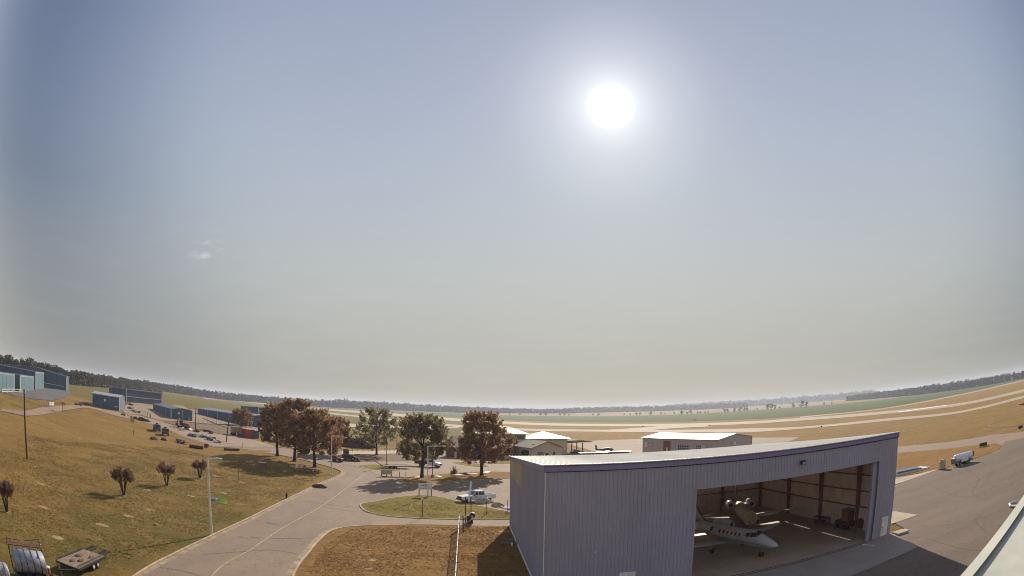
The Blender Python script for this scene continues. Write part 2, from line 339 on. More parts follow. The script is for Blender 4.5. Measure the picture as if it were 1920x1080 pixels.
M['edge_roof'] = mat('weathered_roof_edge', (.44, .44, .37), .6, 0, .3, var=.08, vscale=2)
M['trim_white'] = mat('white_trim', (.72, .68, .66), .45, 0, .5)
M['liner'] = mat('hangar_liner', (.80, .64, .56), .8, var=.1, vscale=.8)
M['liner_rib'] = mat('ribbed_liner', (.74, .62, .54), .6, var=.08)
M['steel_red'] = mat('red_oxide_steel', (.26, .12, .10), .6, var=.15)
M['steel_dark'] = mat('dark_steel', (.06, .055, .055), .5, .4)
M['panel_tan'] = mat('translucent_panel', (.47, .40, .26), .6, var=.15, stretch=(1, 1, .2))
M['navy'] = mat('navy_siding', (.10, .135, .195), .7, 0, .25, var=.06, vscale=.4, stretch=(1, 1, .2))
M['navy_roof'] = mat('galvanised_roof', (.34, .37, .42), .45, .3, .5, var=.08, vscale=.4)
M['teal'] = mat('pale_teal_door', (.10, .175, .215), .45, 0, .4, var=.06, vscale=1)
M['teal_dark'] = mat('teal_wall', (.08, .15, .18), .45, 0, .4)
M['glass'] = mat('dark_glass', (.03, .028, .032), .12, 0, .8, var=0)
M['cream'] = mat('cream_siding', (.60, .49, .37), .8, var=.06, stretch=(.3, .3, 4), vscale=2)
M['brick'] = mat('brown_brick', (.26, .11, .08), .9, var=.25, vscale=3)
M['shingle'] = mat('grey_shingle', (.21, .17, .14), .9, var=.15, vscale=2)
M['rib_roof'] = mat('white_rib_roof', (.60, .56, .47), .35, .2, .5, var=.04)
M['greige'] = mat('greige_siding', (.46, .385, .35), .6, var=.05, vscale=.6, stretch=(1, 1, .2))
M['cream_roof'] = mat('cream_roof', (.58, .49, .37), .5, .1, .4, var=.04)
M['white'] = mat('white_body', (.70, .70, .72), .3, 0, .5, var=.02)
M['jet_white'] = mat('jet_white', (.50, .51, .55), .28, 0, .5, var=.03)
M['jet_belly'] = mat('jet_belly', (.30, .28, .29), .3, 0, .5, var=.03)
M['silver'] = mat('bare_silver', (.55, .54, .52), .28, .8, .5, var=.05)
M['primer'] = mat('green_primer', (.44, .42, .35), .6, .2, .4, var=.1, vscale=4)
M['tyre'] = mat('tyre_rubber', (.025, .024, .024), .85)
M['black'] = mat('black_plastic', (.03, .03, .032), .6)
M['grey'] = mat('grey_metal', (.22, .21, .22), .5, .4)
M['pole_white'] = mat('pale_pole', (.72, .67, .6), .5, .2)
M['bronze'] = mat('bronze_pole', (.05, .038, .03), .5, .3)
M['wood_pole'] = mat('tarred_wood', (.055, .035, .022), .9, var=.3, stretch=(4, 4, .4), vscale=3)
M['plank'] = mat('weathered_plank', (.33, .24, .17), .9, var=.3, vscale=3, stretch=(.4, 6, 1), col2=(.09, .06, .045))
M['tuft'] = leafmat('dry_tufts', (.22, .145, .04), (.38, .25, .08), .35, (.24, .20, .05))
M['tuft_rust'] = leafmat('rusty_tufts', (.24, .13, .045), (.40, .24, .09), .35, (.30, .18, .07))
M['orange'] = mat('safety_orange', (.52, .12, .05), .5, var=.15)
M['red'] = mat('container_red', (.42, .085, .05), .6, var=.12, rust=((.2, .07, .04), 2, .62))
M['yellow'] = mat('container_ochre', (.40, .22, .07), .6, var=.15)
M['tan_box'] = mat('tan_box', (.33, .25, .2), .7)
M['blue'] = mat('container_blue', (.10, .11, .20), .6, var=.12)
M['lime'] = mat('lime_vest', (.50, .62, .12), .7, var=.1)
M['tarp_blue'] = mat('blue_tarp', (.09, .14, .19), .5, var=.2, bump=.6, bscale=3)
M['tank_poly'] = mat('pale_poly_tank', (.27, .28, .33), .5, 0, .4, var=.18, vscale=3)
M['mulch'] = mat('brown_mulch', (.085, .05, .04), 1, var=.3, vscale=4, bump=.8, bscale=9)
M['soil'] = mat('turned_soil', (.17, .10, .06), 1, var=.35, vscale=1.5, bump=.8, bscale=5)
M['rust'] = mat('rusty_steel', (.14, .06, .045), .9, var=.35, vscale=4)
M['stone'] = mat('tan_boulder', (.42, .32, .22), .9, var=.25, vscale=2, bump=.5)
M['bark'] = mat('bark', (.055, .038, .03), 1, var=.3, vscale=5, bump=.6, stretch=(3, 3, .6))
M['leaf'] = leafmat('oak_leaves', (.19, .10, .055), (.38, .22, .10), .55, (.60, .40, .18))
M['leaf_olive'] = leafmat('olive_leaves', (.14, .115, .048), (.31, .245, .105), .55, (.55, .41, .2))
M['leaf_wood'] = leafmat('wood_leaves', (.03, .032, .018), (.075, .07, .035), .3, (.13, .11, .05))
M['leaf_far'] = leafmat('far_leaves', (.022, .024, .03), (.045, .046, .05), .2)
M['myrtle'] = leafmat('myrtle_leaves', (.10, .07, .04), (.26, .14, .085), .5, (.46, .20, .15))

# ------------------------------------------------------------------ the land
def axis_pts(lo, hi, fine_lo, fine_hi, step, grow=1.18):
    a = []; x = fine_lo
    while x <= fine_hi: a.append(x); x += step
    s = step; x = a[-1]
    while x < hi: s *= grow; x += s; a.append(min(x, hi))
    s = step; x = a[0]; b = []
    while x > lo: s *= grow; x -= s; b.append(max(x, lo))
    return b[::-1]+a
gx = axis_pts(-4800, 4800, -240, 110, 3.0); gy = axis_pts(-300, 6500, -10, 300, 3.0)
def zone(x, y):
    g = .05; d = 0.0
    if x < -20 and y > 190: g = .75+.35*sst(250, 420, y)
    if x < -28 and y < 120: g = .38+.25*sst(-62, -34, x)*(1-sst(60, 100, y))+.12*math.sin(x*.08)*math.cos(y*.07)
    if -115 < x < -70 and 60 < y < 150: g = .1
    if x < -120 and y < 150: g = .45
    if x > -20 and 150 < y < 420: g = 0
    if x > 60 and y < 700: g = .12+.15*math.sin(x*.02+y*.05)
    return g, d
def grid_mesh(name, xs, ys, m):
    vs = [(x, y, H(x, y)+(.12*noise.noise(Vector((x*.09, y*.09, 0))) if x < -60 and y < 160 else 0)) for y in ys for x in xs]; n = len(xs)
    fs = [(j*n+i, j*n+i+1, (j+1)*n+i+1, (j+1)*n+i) for j in range(len(ys)-1) for i in range(n-1)]
    o = mesh(name, vs, fs, m, smooth=True)
    ca = o.data.color_attributes.new('zone', 'FLOAT_COLOR', 'POINT'); buf = []
    for v in vs: g, d = zone(v[0], v[1]); buf += [g, d, 0, 1]
    ca.data.foreach_set('color', buf); return o
ground = struct(grid_mesh('ground', gx, gy, M['grass']))
def inpoly(p, poly):
    c = False; n = len(poly); x, y = p
    for i in range(n):
        x1, y1 = poly[i]; x2, y2 = poly[(i+1) % n]
        if (y1 > y) != (y2 > y) and x < (x2-x1)*(y-y1)/(y2-y1)+x1: c = not c
    return c
def densify(poly, step):
    out = []
    for i, a in enumerate(poly):
        b = poly[(i+1) % len(poly)]; n = max(1, int(math.hypot(b[0]-a[0], b[1]-a[1])/step))
        out += [(a[0]+(b[0]-a[0])*k/n, a[1]+(b[1]-a[1])*k/n) for k in range(n)]
    return out
def sheet(name, poly, m, lift, step=6.0, skirt=0, parent=None, zone_=(0.3, 0), wobble=0):
    """a thin layer draped on the land; skirt gives it a real edge"""
    pts = densify(poly, step)
    if wobble: pts = [(x+wobble*noise.noise(Vector((x*.35, y*.35, 1))), y+wobble*noise.noise(Vector((x*.35, y*.35, 9)))) for x, y in pts]
    n = len(pts); x0 = min(p[0] for p in pts); x1 = max(p[0] for p in pts); y0 = min(p[1] for p in pts); y1 = max(p[1] for p in pts)
    inner = []; cap = 4000; st = max(step, math.sqrt((x1-x0)*(y1-y0)/cap))
    if abs(min(H(p[0], p[1]) for p in pts)-max(H(p[0], p[1]) for p in pts)) > .02:
        y = y0+st/2
        while y < y1:
            x = x0+st/2
            while x < x1:
                if inpoly((x, y), pts): inner.append((x, y))
                x += st
            y += st
    v, e, f, *_ = delaunay_2d_cdt([Vector(p) for p in pts+inner], [(i, (i+1) % n) for i in range(n)], [], 1, 1e-4)
    vs = [(p.x, p.y, H(p.x, p.y)+lift) for p in v]; fs = [tuple(t) for t in f]
    fs = [t if (Vector(vs[t[1]])-Vector(vs[t[0]])).cross(Vector(vs[t[2]])-Vector(vs[t[0]])).z > 0 else t[::-1] for t in fs]
    if skirt:
        b = len(vs); vs += [(x, y, H(x, y)+lift) for x, y in pts]+[(x, y, H(x, y)+lift-skirt) for x, y in pts]
        fs += [(b+i, b+n+i, b+n+(i+1) % n, b+(i+1) % n) for i in range(n)]
    o = mesh(name, vs, fs, m, parent)
    ca = o.data.color_attributes.new('zone', 'FLOAT_COLOR', 'POINT'); ca.data.foreach_set('color', [zone_[0], zone_[1], 0, 1]*len(vs))
    return struct(o) if parent is None else o
def PX(*pp): return [G(x, y) for x, y in pp]
def smooth_line(pts, k=6):      # Catmull-Rom through points
    out = []; n = len(pts)
    for i in range(n-1):
        p0, p1, p2, p3 = (Vector(pts[max(i-1, 0)]), Vector(pts[i]), Vector(pts[i+1]), Vector(pts[min(i+2, n-1)]))
        for j in range(k):
            t = j/k; q = .5*((2*p1)+(p2-p0)*t+(2*p0-5*p1+4*p2-p3)*t*t+(3*p1-3*p2+p3-p0)*t**3); out.append((q.x, q.y))
    return out+[tuple(pts[-1])]
def ribbon(line, w):            # polygon around a centre line
    Lf, Rt = [], []
    for i, p in enumerate(line):
        a = Vector(line[max(i-1, 0)]); b = Vector(line[min(i+1, len(line)-1)]); d = (b-a).normalized(); nn = Vector((-d.y, d.x))*w/2
        Lf.append((p[0]+nn.x, p[1]+nn.y)); Rt.append((p[0]-nn.x, p[1]-nn.y))
    return Lf+Rt[::-1]
def kerb(line, w=.18, h=.14, base=0.0):
    vs, fs = [], []
    for i, p in enumerate(line):
        a = Vector(line[max(i-1, 0)]); b = Vector(line[min(i+1, len(line)-1)]); d = (b-a).normalized(); nn = Vector((-d.y, d.x))*w/2; z = H(*p)+base
        vs += [(p[0]+nn.x, p[1]+nn.y, z), (p[0]+nn.x, p[1]+nn.y, z+h), (p[0]-nn.x, p[1]-nn.y, z+h), (p[0]-nn.x, p[1]-nn.y, z)]
    for i in range(len(line)-1):
        for k in range(3): fs.append((4*i+k, 4*i+k+1, 4*i+5+k, 4*i+4+k))
    fs += [(0, 3, 2, 1), (4*len(line)-4, 4*len(line)-3, 4*len(line)-2, 4*len(line)-1)]
    return struct(mesh('kerb', vs, fs, M['kerb']))

# pavement: the public road, its junction and the lots behind it
L_EDGE = smooth_line([(-24.0, 20.0)]+PX((262, 1075), (330, 1038), (400, 1004), (470, 971), (540, 936), (600, 907), (632, 894), (641, 887), (631, 880), (600, 871), (560, 861), (500, 849), (440, 840), (400, 838)), 5)
road_poly = L_EDGE+PX((350, 822), (318, 807), (255, 786), (236, 777), (262, 779), (300, 790), (330, 800), (370, 808), (440, 822), (500, 836), (560, 845), (640, 846), (740, 846), (840, 846), (940, 847))+[(14, 225), (14, 40), (-8, 40), (-12.5, 32), (-9, 20)]
sheet('road', road_poly, M['road'], .03, 5)
kerb(L_EDGE[:60], .2, .15, .0)
gut = [(x+.42, y) for x, y in L_EDGE[:42]]
sheet('gutter', ribbon(gut, .55), M['gutter'], .045, 4)
sheet('yard', PX((400, 837), (352, 821), (318, 806), (255, 786), (236, 777), (262, 779), (300, 790), (330, 800), (370, 808), (440, 817), (480, 826), (520, 838), (470, 838)), M['gravel'], .06, 5, wobble=1.2)
sheet('parking_lot', PX((652, 872), (672, 866), (760, 866), (830, 868), (880, 864), (965, 866))+[(12, 165), (12, 125)]+PX((960, 886), (900, 884), (840, 889), (775, 894), (752, 898), (720, 893), (700, 888), (690, 880)), M['lot'], .06, 6)
sheet('parking_lot', PX((830, 903), (900, 898), (965, 897))+[(1.5, 84)]+PX((960, 962), (920, 954), (876, 944), (845, 934)), M['road'], .06, 6)
# lawns raised behind kerbs
near_edge = smooth_line([(-14.5, 35)]+PX((552, 1076), (577, 1040), (603, 1010), (628, 994), (680, 987), (790, 985), (900, 987), (961, 988)), 5)
sheet('lawn', near_edge+[(1.2, 75), (4, 44), (4, 22), (-11, 22), (-14.5, 35)], M['orange_grass'], .10, 5, .2, zone_=(.1, 0))
kerb(near_edge[:34], .2, .15, .0)
sheet('gutter', ribbon([(x-.42, y+.1) for x, y in near_edge[:30]], .55), M['gutter'], .045, 4)
isl = smooth_line(PX((960, 962), (920, 954), (870, 944), (830, 934), (790, 930), (740, 934), (705, 941), (681, 945), (676, 949), (684, 958), (705, 965), (740, 970), (790, 973), (870, 975), (960, 975)), 5)
sheet('lawn', isl+[(3.5, 84.5)], M['lawn'], .12, 5, .2, zone_=(.35, 0)); kerb(isl, .2, .15)
sheet('driveway', near_edge[26:]+isl[::-1][:38], M['lot'], .05, 5)
isl2 = smooth_line(PX((965, 897), (900, 900), (850, 904), (800, 909), (768, 908), (753, 902), (762, 896), (790, 893), (840, 889), (900, 885), (965, 886)), 4)
sheet('lawn', isl2+[(3, 128)], M['orange_grass'], .13, 5, .2, zone_=(0, 0)); kerb(isl2, .25, .15)
for q in (((671, 874), (700, 872), (735, 876), (752, 881), (722, 883)), ((849, 868), (876, 868), (910, 873), (914, 876), (880, 874)), ((960, 864), (925, 866), (905, 868), (930, 870), (962, 869))):
    p = smooth_line(PX(*(q+(q[0],))), 4); sheet('lawn', p[:-1], M['lawn'], .13, 4, .2, zone_=(.2, 0)); kerb(p, .2, .15)
sheet('mulch_bed', PX((640, 866), (640, 854), (700, 850), (760, 852), (800, 858), (800, 864), (720, 865)), M['soil'], .08, 5, wobble=.8)
sheet('lawn', PX((640, 846), (700, 846), (800, 846), (840, 846), (830, 838), (700, 838), (620, 836), (560, 836), (520, 832), (545, 840)), M['field_grass'], .05, 8, zone_=(.2, .1))
sheet('driveway', PX((640, 852), (640, 846), (730, 845), (800, 846), (800, 851), (730, 851)), M['pale_concrete'], .09, 8)
# centre line, patches and skid marks
cl = smooth_line([(-17.5, 24)]+PX((402, 1075), (470, 1031), (530, 990), (600, 951), (650, 915), (678, 893)), 6)
sheet('road_marking', ribbon(cl, .16), M['line_yellow'], .04, 3)
sheet('road_marking', ribbon(PX((678, 893), (686, 890), (700, 888), (716, 885)), .3), M['line_yellow'], .066, 3)
sheet('road_patch', PX((497, 979), (519, 982), (523, 984), (505, 983)), M['hillpave'], .042, 3)
# airside
sheet('apron', [(60, 40), (18, 46), (10, 30), (30, 8), (70, 5), (150, 55)]+PX((1920, 810), (1860, 815.5), (1780, 829), (1690, 837))+[(88, 150)]+PX((1445, 839), (1475, 829.5), (1500, 820), (1390, 820.5), (1300, 821.5), (1200, 823), (1120, 826), (1062, 832))+[(32, 190), (44, 90), (45, 60)], M['lane'], .05, 12)
sheet('apron', [(41, 50), (15, 46), (9, 30), (30, 8), (70, 5), (150, 50)]+PX((1920, 822), (1885, 828), (1872, 846), (1845, 855), (1800, 871), (1747, 885), (1690, 905))+[(46, 66)], M['asphalt'], .09, 8)
sheet('lawn', PX((1660, 851), (1780, 841.5), (1840, 834), (1868, 832), (1878, 836), (1873, 843), (1850, 853), (1800, 870), (1747, 884), (1680, 895))+[(56, 88)], M['orange_grass'], .11, 8, zone_=(.08, 0))
sheet('concrete_slab', PX((1660, 903), (1760, 880), (1752, 884), (1690, 906), (1660, 915)), M['pale_concrete'], .125, 5)
sheet('concrete_slab', PX((1676, 960), (1721, 967), (1672, 984), (1660, 970)), M['pale_concrete'], .125, 5)
# far airfield, traced along its edges
def band(name, up, lo, m, lift): sheet(name, smooth_line(PX(*up), 4)+smooth_line(PX(*lo), 4)[::-1], m, lift, 60)
band('taxiway', ((1990, 729), (1920, 742), (1800, 771), (1660, 785), (1500, 800.5), (1400, 803.5), (1300, 805.8), (1200, 806.3), (1100, 805.8), (1000, 804.3), (860, 797), (640, 776), (560, 768.2), (500, 760.8), (440, 752.5), (380, 745)),
     ((1990, 735), (1920, 747), (1800, 775), (1660, 790), (1500, 804.5), (1400, 811), (1300, 811), (1200, 810.5), (1100, 809.5), (1000, 808.3), (860, 801), (640, 778.8), (560, 770.6), (500, 762.8), (440, 754.2), (380, 746.6)), M['runway'], .12)
band('runway', ((1990, 716), (1920, 730), (1800, 756), (1660, 771), (1500, 784), (1400, 790.5), (1300, 794), (1200, 795.3), (1100, 794.8), (1000, 792.8), (860, 785), (700, 772), (640, 768.6), (560, 762.2), (500, 756.6), (440, 750)),
     ((1990, 722), (1920, 735.5), (1800, 761), (1660, 776.5), (1500, 789), (1400, 795.5), (1300, 798.5), (1200, 799.7), (1100, 799.2), (1000, 797.2), (860, 790), (700, 776.5), (640, 772), (560, 765), (500, 759), (440, 752)), M['runway'], .14)
band('connector', ((1290, 795), (1240, 799), (1190, 803), (1140, 806), (1080, 808)), ((1340, 799.5), (1270, 803), (1220, 806.5), (1180, 808), (1120, 809)), M['runway'], .16)
band('taxiway', ((465, 775), (520, 780), (600, 789.5), (680, 796), (760, 799), (860, 800.5)), ((465, 778), (520, 785), (600, 795), (680, 802.5), (760, 803), (860, 803)), M['runway'], .13)
band('taxiway', ((1990, 697), (1920, 712.3), (1800, 739.5), (1660, 765.2), (1560, 776), (1500, 781.5)), ((1990, 699.5), (1920, 714.3), (1800, 741.5), (1660, 766.8), (1560, 777.5), (1500, 784)), M['runway'], .16)
band('runway_marking', ((1685, 772.6), (1730, 766), (1775, 759.8)), ((1685, 773.9), (1730, 767.4), (1775, 761.2)), M['line_white'], .25)
band('crop_field', ((2100, 655), (1990, 690), (1920, 704), (1800, 726.6), (1660, 748.5), (1500, 763), (1400, 770), (1200, 779.5), (1000, 779.6), (860, 774.8), (700, 765), (640, 761.2), (500, 750.6)),
     ((2100, 668), (1990, 696), (1920, 711.5), (1800, 738.5), (1660, 764), (1500, 780), (1400, 786.5), (1200, 791.5), (1000, 789.5), (860, 782), (700, 769), (640, 765.5), (500, 754)), M['crop'], .08)
band('far_field', ((1560, 752.5), (1500, 757.5), (1400, 765.5), (1200, 774.5), (1000, 776.5), (900, 774)), ((1560, 758.5), (1500, 763), (1400, 770), (1200, 779.5), (1000, 779.6), (900, 776.6)), M['stubble'], .09)
sheet('dirt_track', ribbon(smooth_line(PX((1920, 774), (1885, 786), (1862, 793), (1853, 798), (1862, 801.5), (1890, 801), (1925, 794)), 5), 1.3), M['stubble'], .09, 5)
# hill roads and aprons on the left
sheet('hill_road', smooth_line(PX((6, 767), (46, 771), (80, 764), (104, 762.5), (130, 760.5), (160, 761.5), (215, 772), (236, 778)), 4)+smooth_line(PX((250, 787), (212, 779), (165, 765.5), (130, 769), (104, 774), (80, 778), (52, 780.5), (30, 777), (0, 771)), 4), M['gravel'], .12, 4)
sheet('hill_apron', smooth_line(PX((-20, 731), (10, 737), (45, 737), (88, 729), (122, 732), (132, 735)), 3)+smooth_line(PX((131, 741), (112, 748), (96, 751), (76, 750), (45, 746), (10, 738.5), (-20, 734)), 3), M['hillpave'], .14, 4)
sheet('hangar_apron', PX((228, 768), (236, 778), (262, 778), (300, 789), (345, 791), (400, 796), (378, 784), (364, 776), (356, 770), (345, 762), (330, 760), (300, 762), (262, 756), (240, 756)), M['lane'], .13, 4)
sheet('hangar_apron', PX((356, 768), (364, 778), (420, 800), (470, 812), (500, 806), (470, 800), (420, 790), (371, 776), (367, 768)), M['lane'], .13, 4)
sheet('dirt_bank', PX((300, 790), (350, 793), (400, 797), (440, 806), (455, 814), (420, 815), (370, 805), (330, 798)), M['soil'], .10, 4, wobble=1.5)

for pts in (((575, 940), (640, 949), (725, 956)), ((590, 948), (690, 962), (792, 960)), ((300, 1064), (350, 1073), (400, 1088)), ((612, 1004), (560, 1010), (470, 1008)), ((560, 1040), (500, 1032), (380, 1040))):
    sheet('tar_seam', ribbon(smooth_line(PX(*pts), 5), .10), M['hillpave'], .044, 3)
sheet('tar_seam', ribbon(smooth_line(PX((962, 914), (940, 916), (915, 921), (885, 922)), 5), .12), M['hillpave'], .07, 3); sheet('tar_seam', ribbon(smooth_line(PX((960, 912), (945, 922), (925, 925)), 5), .10), M['hillpave'], .072, 3)
for pts in (((1812, 882), (1835, 900), (1822, 925), (1850, 940)), ((1840, 868), (1862, 882), (1850, 905), (1882, 915), (1905, 905)), ((1780, 900), (1830, 905), (1880, 897)), ((1750, 915), (1800, 932), (1860, 925), (1910, 900)), ((1722, 945), (1790, 925), (1870, 880)), ((1700, 925), (1760, 905), (1850, 872)), ((1700, 990), (1780, 985), (1860, 968)), ((1735, 1010), (1800, 1030), (1850, 1035)), ((1870, 950), (1830, 975), (1850, 1000))):
    sheet('skid_mark', ribbon(smooth_line(PX(*pts), 6), .13), M['skid'], .094, 3)

for (x, y, rx, ry) in ((357, 930, 1.5, .5), (275, 919, 1.3, .4), (283, 956, 1.4, .5), (85, 952, 2.4, .6), (108, 1009, 1.4, .5), (77, 908, .9, .3), (240, 968, 1.2, .35), (190, 985, 1.6, .4), (404, 893, .9, .3), (420, 925, .7, .2), (452, 905, .6, .25), (700, 1052, .5, 1.8), (690, 1068, .4, 1.5), (948, 998, .8, .3)):
    p = G(x, y); n = 14; c_ = [(p[0]+min(rx, .75)*math.cos(6.283*i/n)*(1+.3*noise.noise(Vector((i*.9, x, y)))), p[1]+min(rx, .75)*.8*math.sin(6.283*i/n)*(1+.3*noise.noise(Vector((i*.7, y, x))))) for i in range(n)]
    sheet('bare_patch', c_, M['bare'], .125 if x > 600 else .035, .4, wobble=.45)

# ------------------------------------------------------------------ the big hangar in front
HO = Vector((2.6, 44.6, 0)); HU = Vector((math.cos(rad(8.4)), math.sin(rad(8.4)), 0)); HV = Vector((-math.sin(rad(4.5)), math.cos(rad(4.5)), 0))
HW, HD = 36.2, 32.0
def HP(u, v, z=0): return HO+HU*u+HV*v+Vector((0, 0, z))
def roofz(v): return 10.9-1.8*v/HD
def corr(mb, p0, p1, z0, za, zb, out, pitch=.33, dep=.045, zc=None):
    """trapezoid-ribbed sheet from p0 to p1; top height za at p0, zb at p1"""
    p0 = Vector(p0); p1 = Vector(p1); Ln = (p1-p0).length; d = (p1-p0)/Ln; o = Vector(out).normalized(); n = max(1, int(Ln/pitch)); vs = []; pr = []
    for i in range(n):
        a = i*Ln/n; w = Ln/n
        pr += [(a, 0), (a+w*.62, 0), (a+w*.72, 1), (a+w*.90, 1)]
    pr.append((Ln, 0))
    for a, k in pr:
        q = p0+d*a+o*dep*k; zt = za+(zb-za)*a/Ln; zz = z0 if zc is None else z0+(zc-z0)*a/Ln
        vs += [(q.x, q.y, zz), (q.x, q.y, zt)]
    fs = [(2*i, 2*i+2, 2*i+3, 2*i+1) for i in range(len(pr)-1)]
    mb.add(vs, fs)
hg = root('aircraft_hangar', 'large violet-grey ribbed metal hangar with a wide open door and two jets inside', 'hangar')
out_f = -HV; O1, O2, LH = 11.9, 33.3, 8.35
m = MB()
corr(m, HP(0, 0), HP(O1, 0), .15, 10.35, 10.35, out_f); corr(m, HP(O1, 0), HP(O2, 0), LH, 10.35, 10.35, out_f); corr(m, HP(O2, 0), HP(HW, 0), .15, 10.35, 10.35, out_f)
m.build('front_wall', M['siding_purple'], hg)
m = MB(); corr(m, HP(0, HD), HP(0, 0), .15, roofz(HD)-.1, 10.4, -HU); m.build('side_wall', M['siding_purple'], hg)
m = MB(); corr(m, HP(HW, 0), HP(HW, 16.5), .15, 10.4, roofz(16.5)-.1, HU); corr(m, HP(HW, 16.5), HP(HW, HD), .15, roofz(16.5)-1.05, roofz(HD)-1.05, HU)     # an open light strip under the eave
corr(m, HP(HW, 16.5), HP(HW, HD), roofz(16.5)-.75, roofz(16.5)-.1, roofz(HD)-.1, HU, zc=roofz(HD)-.75); m.build('side_wall', M['siding_purple'], hg)
m = MB(); corr(m, HP(HW, HD), HP(19, HD), .15, 7.35, 7.35, HV); corr(m, HP(19, HD), HP(1.0, HD), 7.2, 7.35, 7.35, HV); corr(m, HP(1.0, HD), HP(0, HD), .15, 7.35, 7.35, HV); corr(m, HP(HW, HD), HP(0, HD), 8.05, roofz(HD)-.1, roofz(HD)-.1, HV)  # wide rear opening added out of sight, letting bounced sun brighten the interior
m.build('rear_wall', M['siding_purple'], hg)
m = MB(); m.beam(HP(-.06, -.09, 10.63), HP(HW+.06, -.09, 10.68), .12, .42); m.beam(HP(-.07, -.06, 10.62), HP(-.07, HD, roofz(HD)-.28), .10, .35); m.beam(HP(HW+.07, -.06, 10.62), HP(HW+.07, HD, roofz(HD)-.28), .10, .5)
m.build('fascia', M['fascia'], hg)
m = MB(); m.beam(HP(-.2, -.2, 10.93), HP(HW+.15, -.2, 10.93), .16, .07)
m.beam(HP(-.03, -.06, .15), HP(-.03, -.06, 10.3), .06, .06)
m.beam(HP(-.16, -.1, 10.88), HP(-.16, HD+.1, roofz(HD)+.02), .14, .10)
m.beam(HP(-.08, 0, .12), HP(-.08, HD, .12), .1, .22)
m.build('edge_trim', M['trim_white'], hg)
# roof sheet with standing ribs
m = MB(); n = 90
vs = []; prof = []
for i in range(n):
    u = -.15+(HW+.3)*i/n; w = (HW+.3)/n; prof += [(u, 0), (u+w*.8, 0), (u+w*.86, .045), (u+w*.96, .045)]
prof.append((HW+.15, 0))
for u, h in prof:
    for v in (-.25, HD+.35):
        q = HP(u, v, roofz(v)+.03+h); vs.append(q)
m.add(vs, [(2*i, 2*i+2, 2*i+3, 2*i+1) for i in range(len(prof)-1)])
m.add([HP(-.15, -.25, roofz(-.25)-.08), HP(HW+.15, -.25, roofz(-.25)-.08), HP(HW+.15, HD+.35, roofz(HD)-.1), HP(-.15, HD+.35, roofz(HD)-.1)], [(3, 2, 1, 0)])
m.build('roof', M['roof_pale'], hg)
m = MB(); corr(m, HP(-.05, 31.7), HP(-.05, 16.2), 7.05, roofz(31.7)-.4, roofz(16)-.55, -HU, .5, .05, 6.8); m.build('translucent_panel', M['panel_tan'], hg)
# inside: liner, frames and girts
IN = .28
def iw(mb, a, b, z0, z1, nrm, k=1):
    a = Vector(a); b = Vector(b); mb.add([(a.x, a.y, z0), (b.x, b.y, z0), (b.x, b.y, z1), (a.x, a.y, z1)], [(0, 1, 2, 3)])
m = MB(); iw(m, HP(IN, IN), HP(IN, HD-IN), .1, 8.9, 0); iw(m, HP(HW-IN, 15), HP(HW-IN, IN), 2.6, 8.9, 0); iw(m, HP(HW-IN, HD-IN), HP(HW-IN, 15), 2.6, 7.2, 0); iw(m, HP(19, HD-IN), HP(HW-IN, HD-IN), 2.6, 7.35, 0)
iw(m, HP(O1, .12), HP(IN, .12), .1, 9.8, 0); iw(m, HP(O2+.9, .3), HP(HW-IN, .3), .1, 9.8, 0); iw(m, HP(IN, HD-IN), HP(HW-IN, HD-IN), 8.05, 8.9, 0)
m.build('liner', M['liner'], hg)
m = MB(); corr(m, HP(HW-IN, HD-IN), HP(HW-IN, IN), .1, 2.6, 2.6, -HU, .4, .04); corr(m, HP(19, HD-IN), HP(HW-IN, HD-IN), .1, 2.6, 2.6, -HV, .4, .04); m.build('wainscot', M['liner_rib'], hg)
for v in (6.2, 14.4, 22.6, 31.0):
    for uu, s in ((HW-IN-.02, -1), (IN+.02, 1)):
        m = MB(); m.add([HP(uu, v-.15, .1), HP(uu+s*.28, v-.15, .1), HP(uu+s*.75, v-.15, 8.6), HP(uu, v-.15, 8.6), HP(uu, v+.15, .1), HP(uu+s*.28, v+.15, .1), HP(uu+s*.75, v+.15, 8.6), HP(uu, v+.15, 8.6)],
                        [(0, 1, 2, 3), (7, 6, 5, 4), (0, 4, 5, 1), (1, 5, 6, 2), (2, 6, 7, 3), (3, 7, 4, 0)])
        m.build('column', M['steel_red'], hg)
    m = MB(); m.beam(HP(IN+.3, v, roofz(v)-.75), HP(HW-IN-.3, v, roofz(v)-.75), .25, .7); m.build('rafter', M['steel_red'], hg)
for u in (21.5, 29.5):
    m = MB(); m.beam(HP(u, HD-IN-.14, .1), HP(u, HD-IN-.14, 8.4), .42, .28, up=HV); m.build('column', M['steel_red'], hg)
for z in (2.7, 4.5, 6.3):
    m = MB(); m.beam(HP(HW-IN-.08, .9, z), HP(HW-IN-.08, HD-IN, z), .12, .13); m.build('girt', M['steel_red'], hg)
    m = MB(); m.beam(HP(19, HD-IN-.08, z), HP(HW-IN, HD-IN-.08, z), .12, .09); m.build('girt', M['steel_red'], hg)
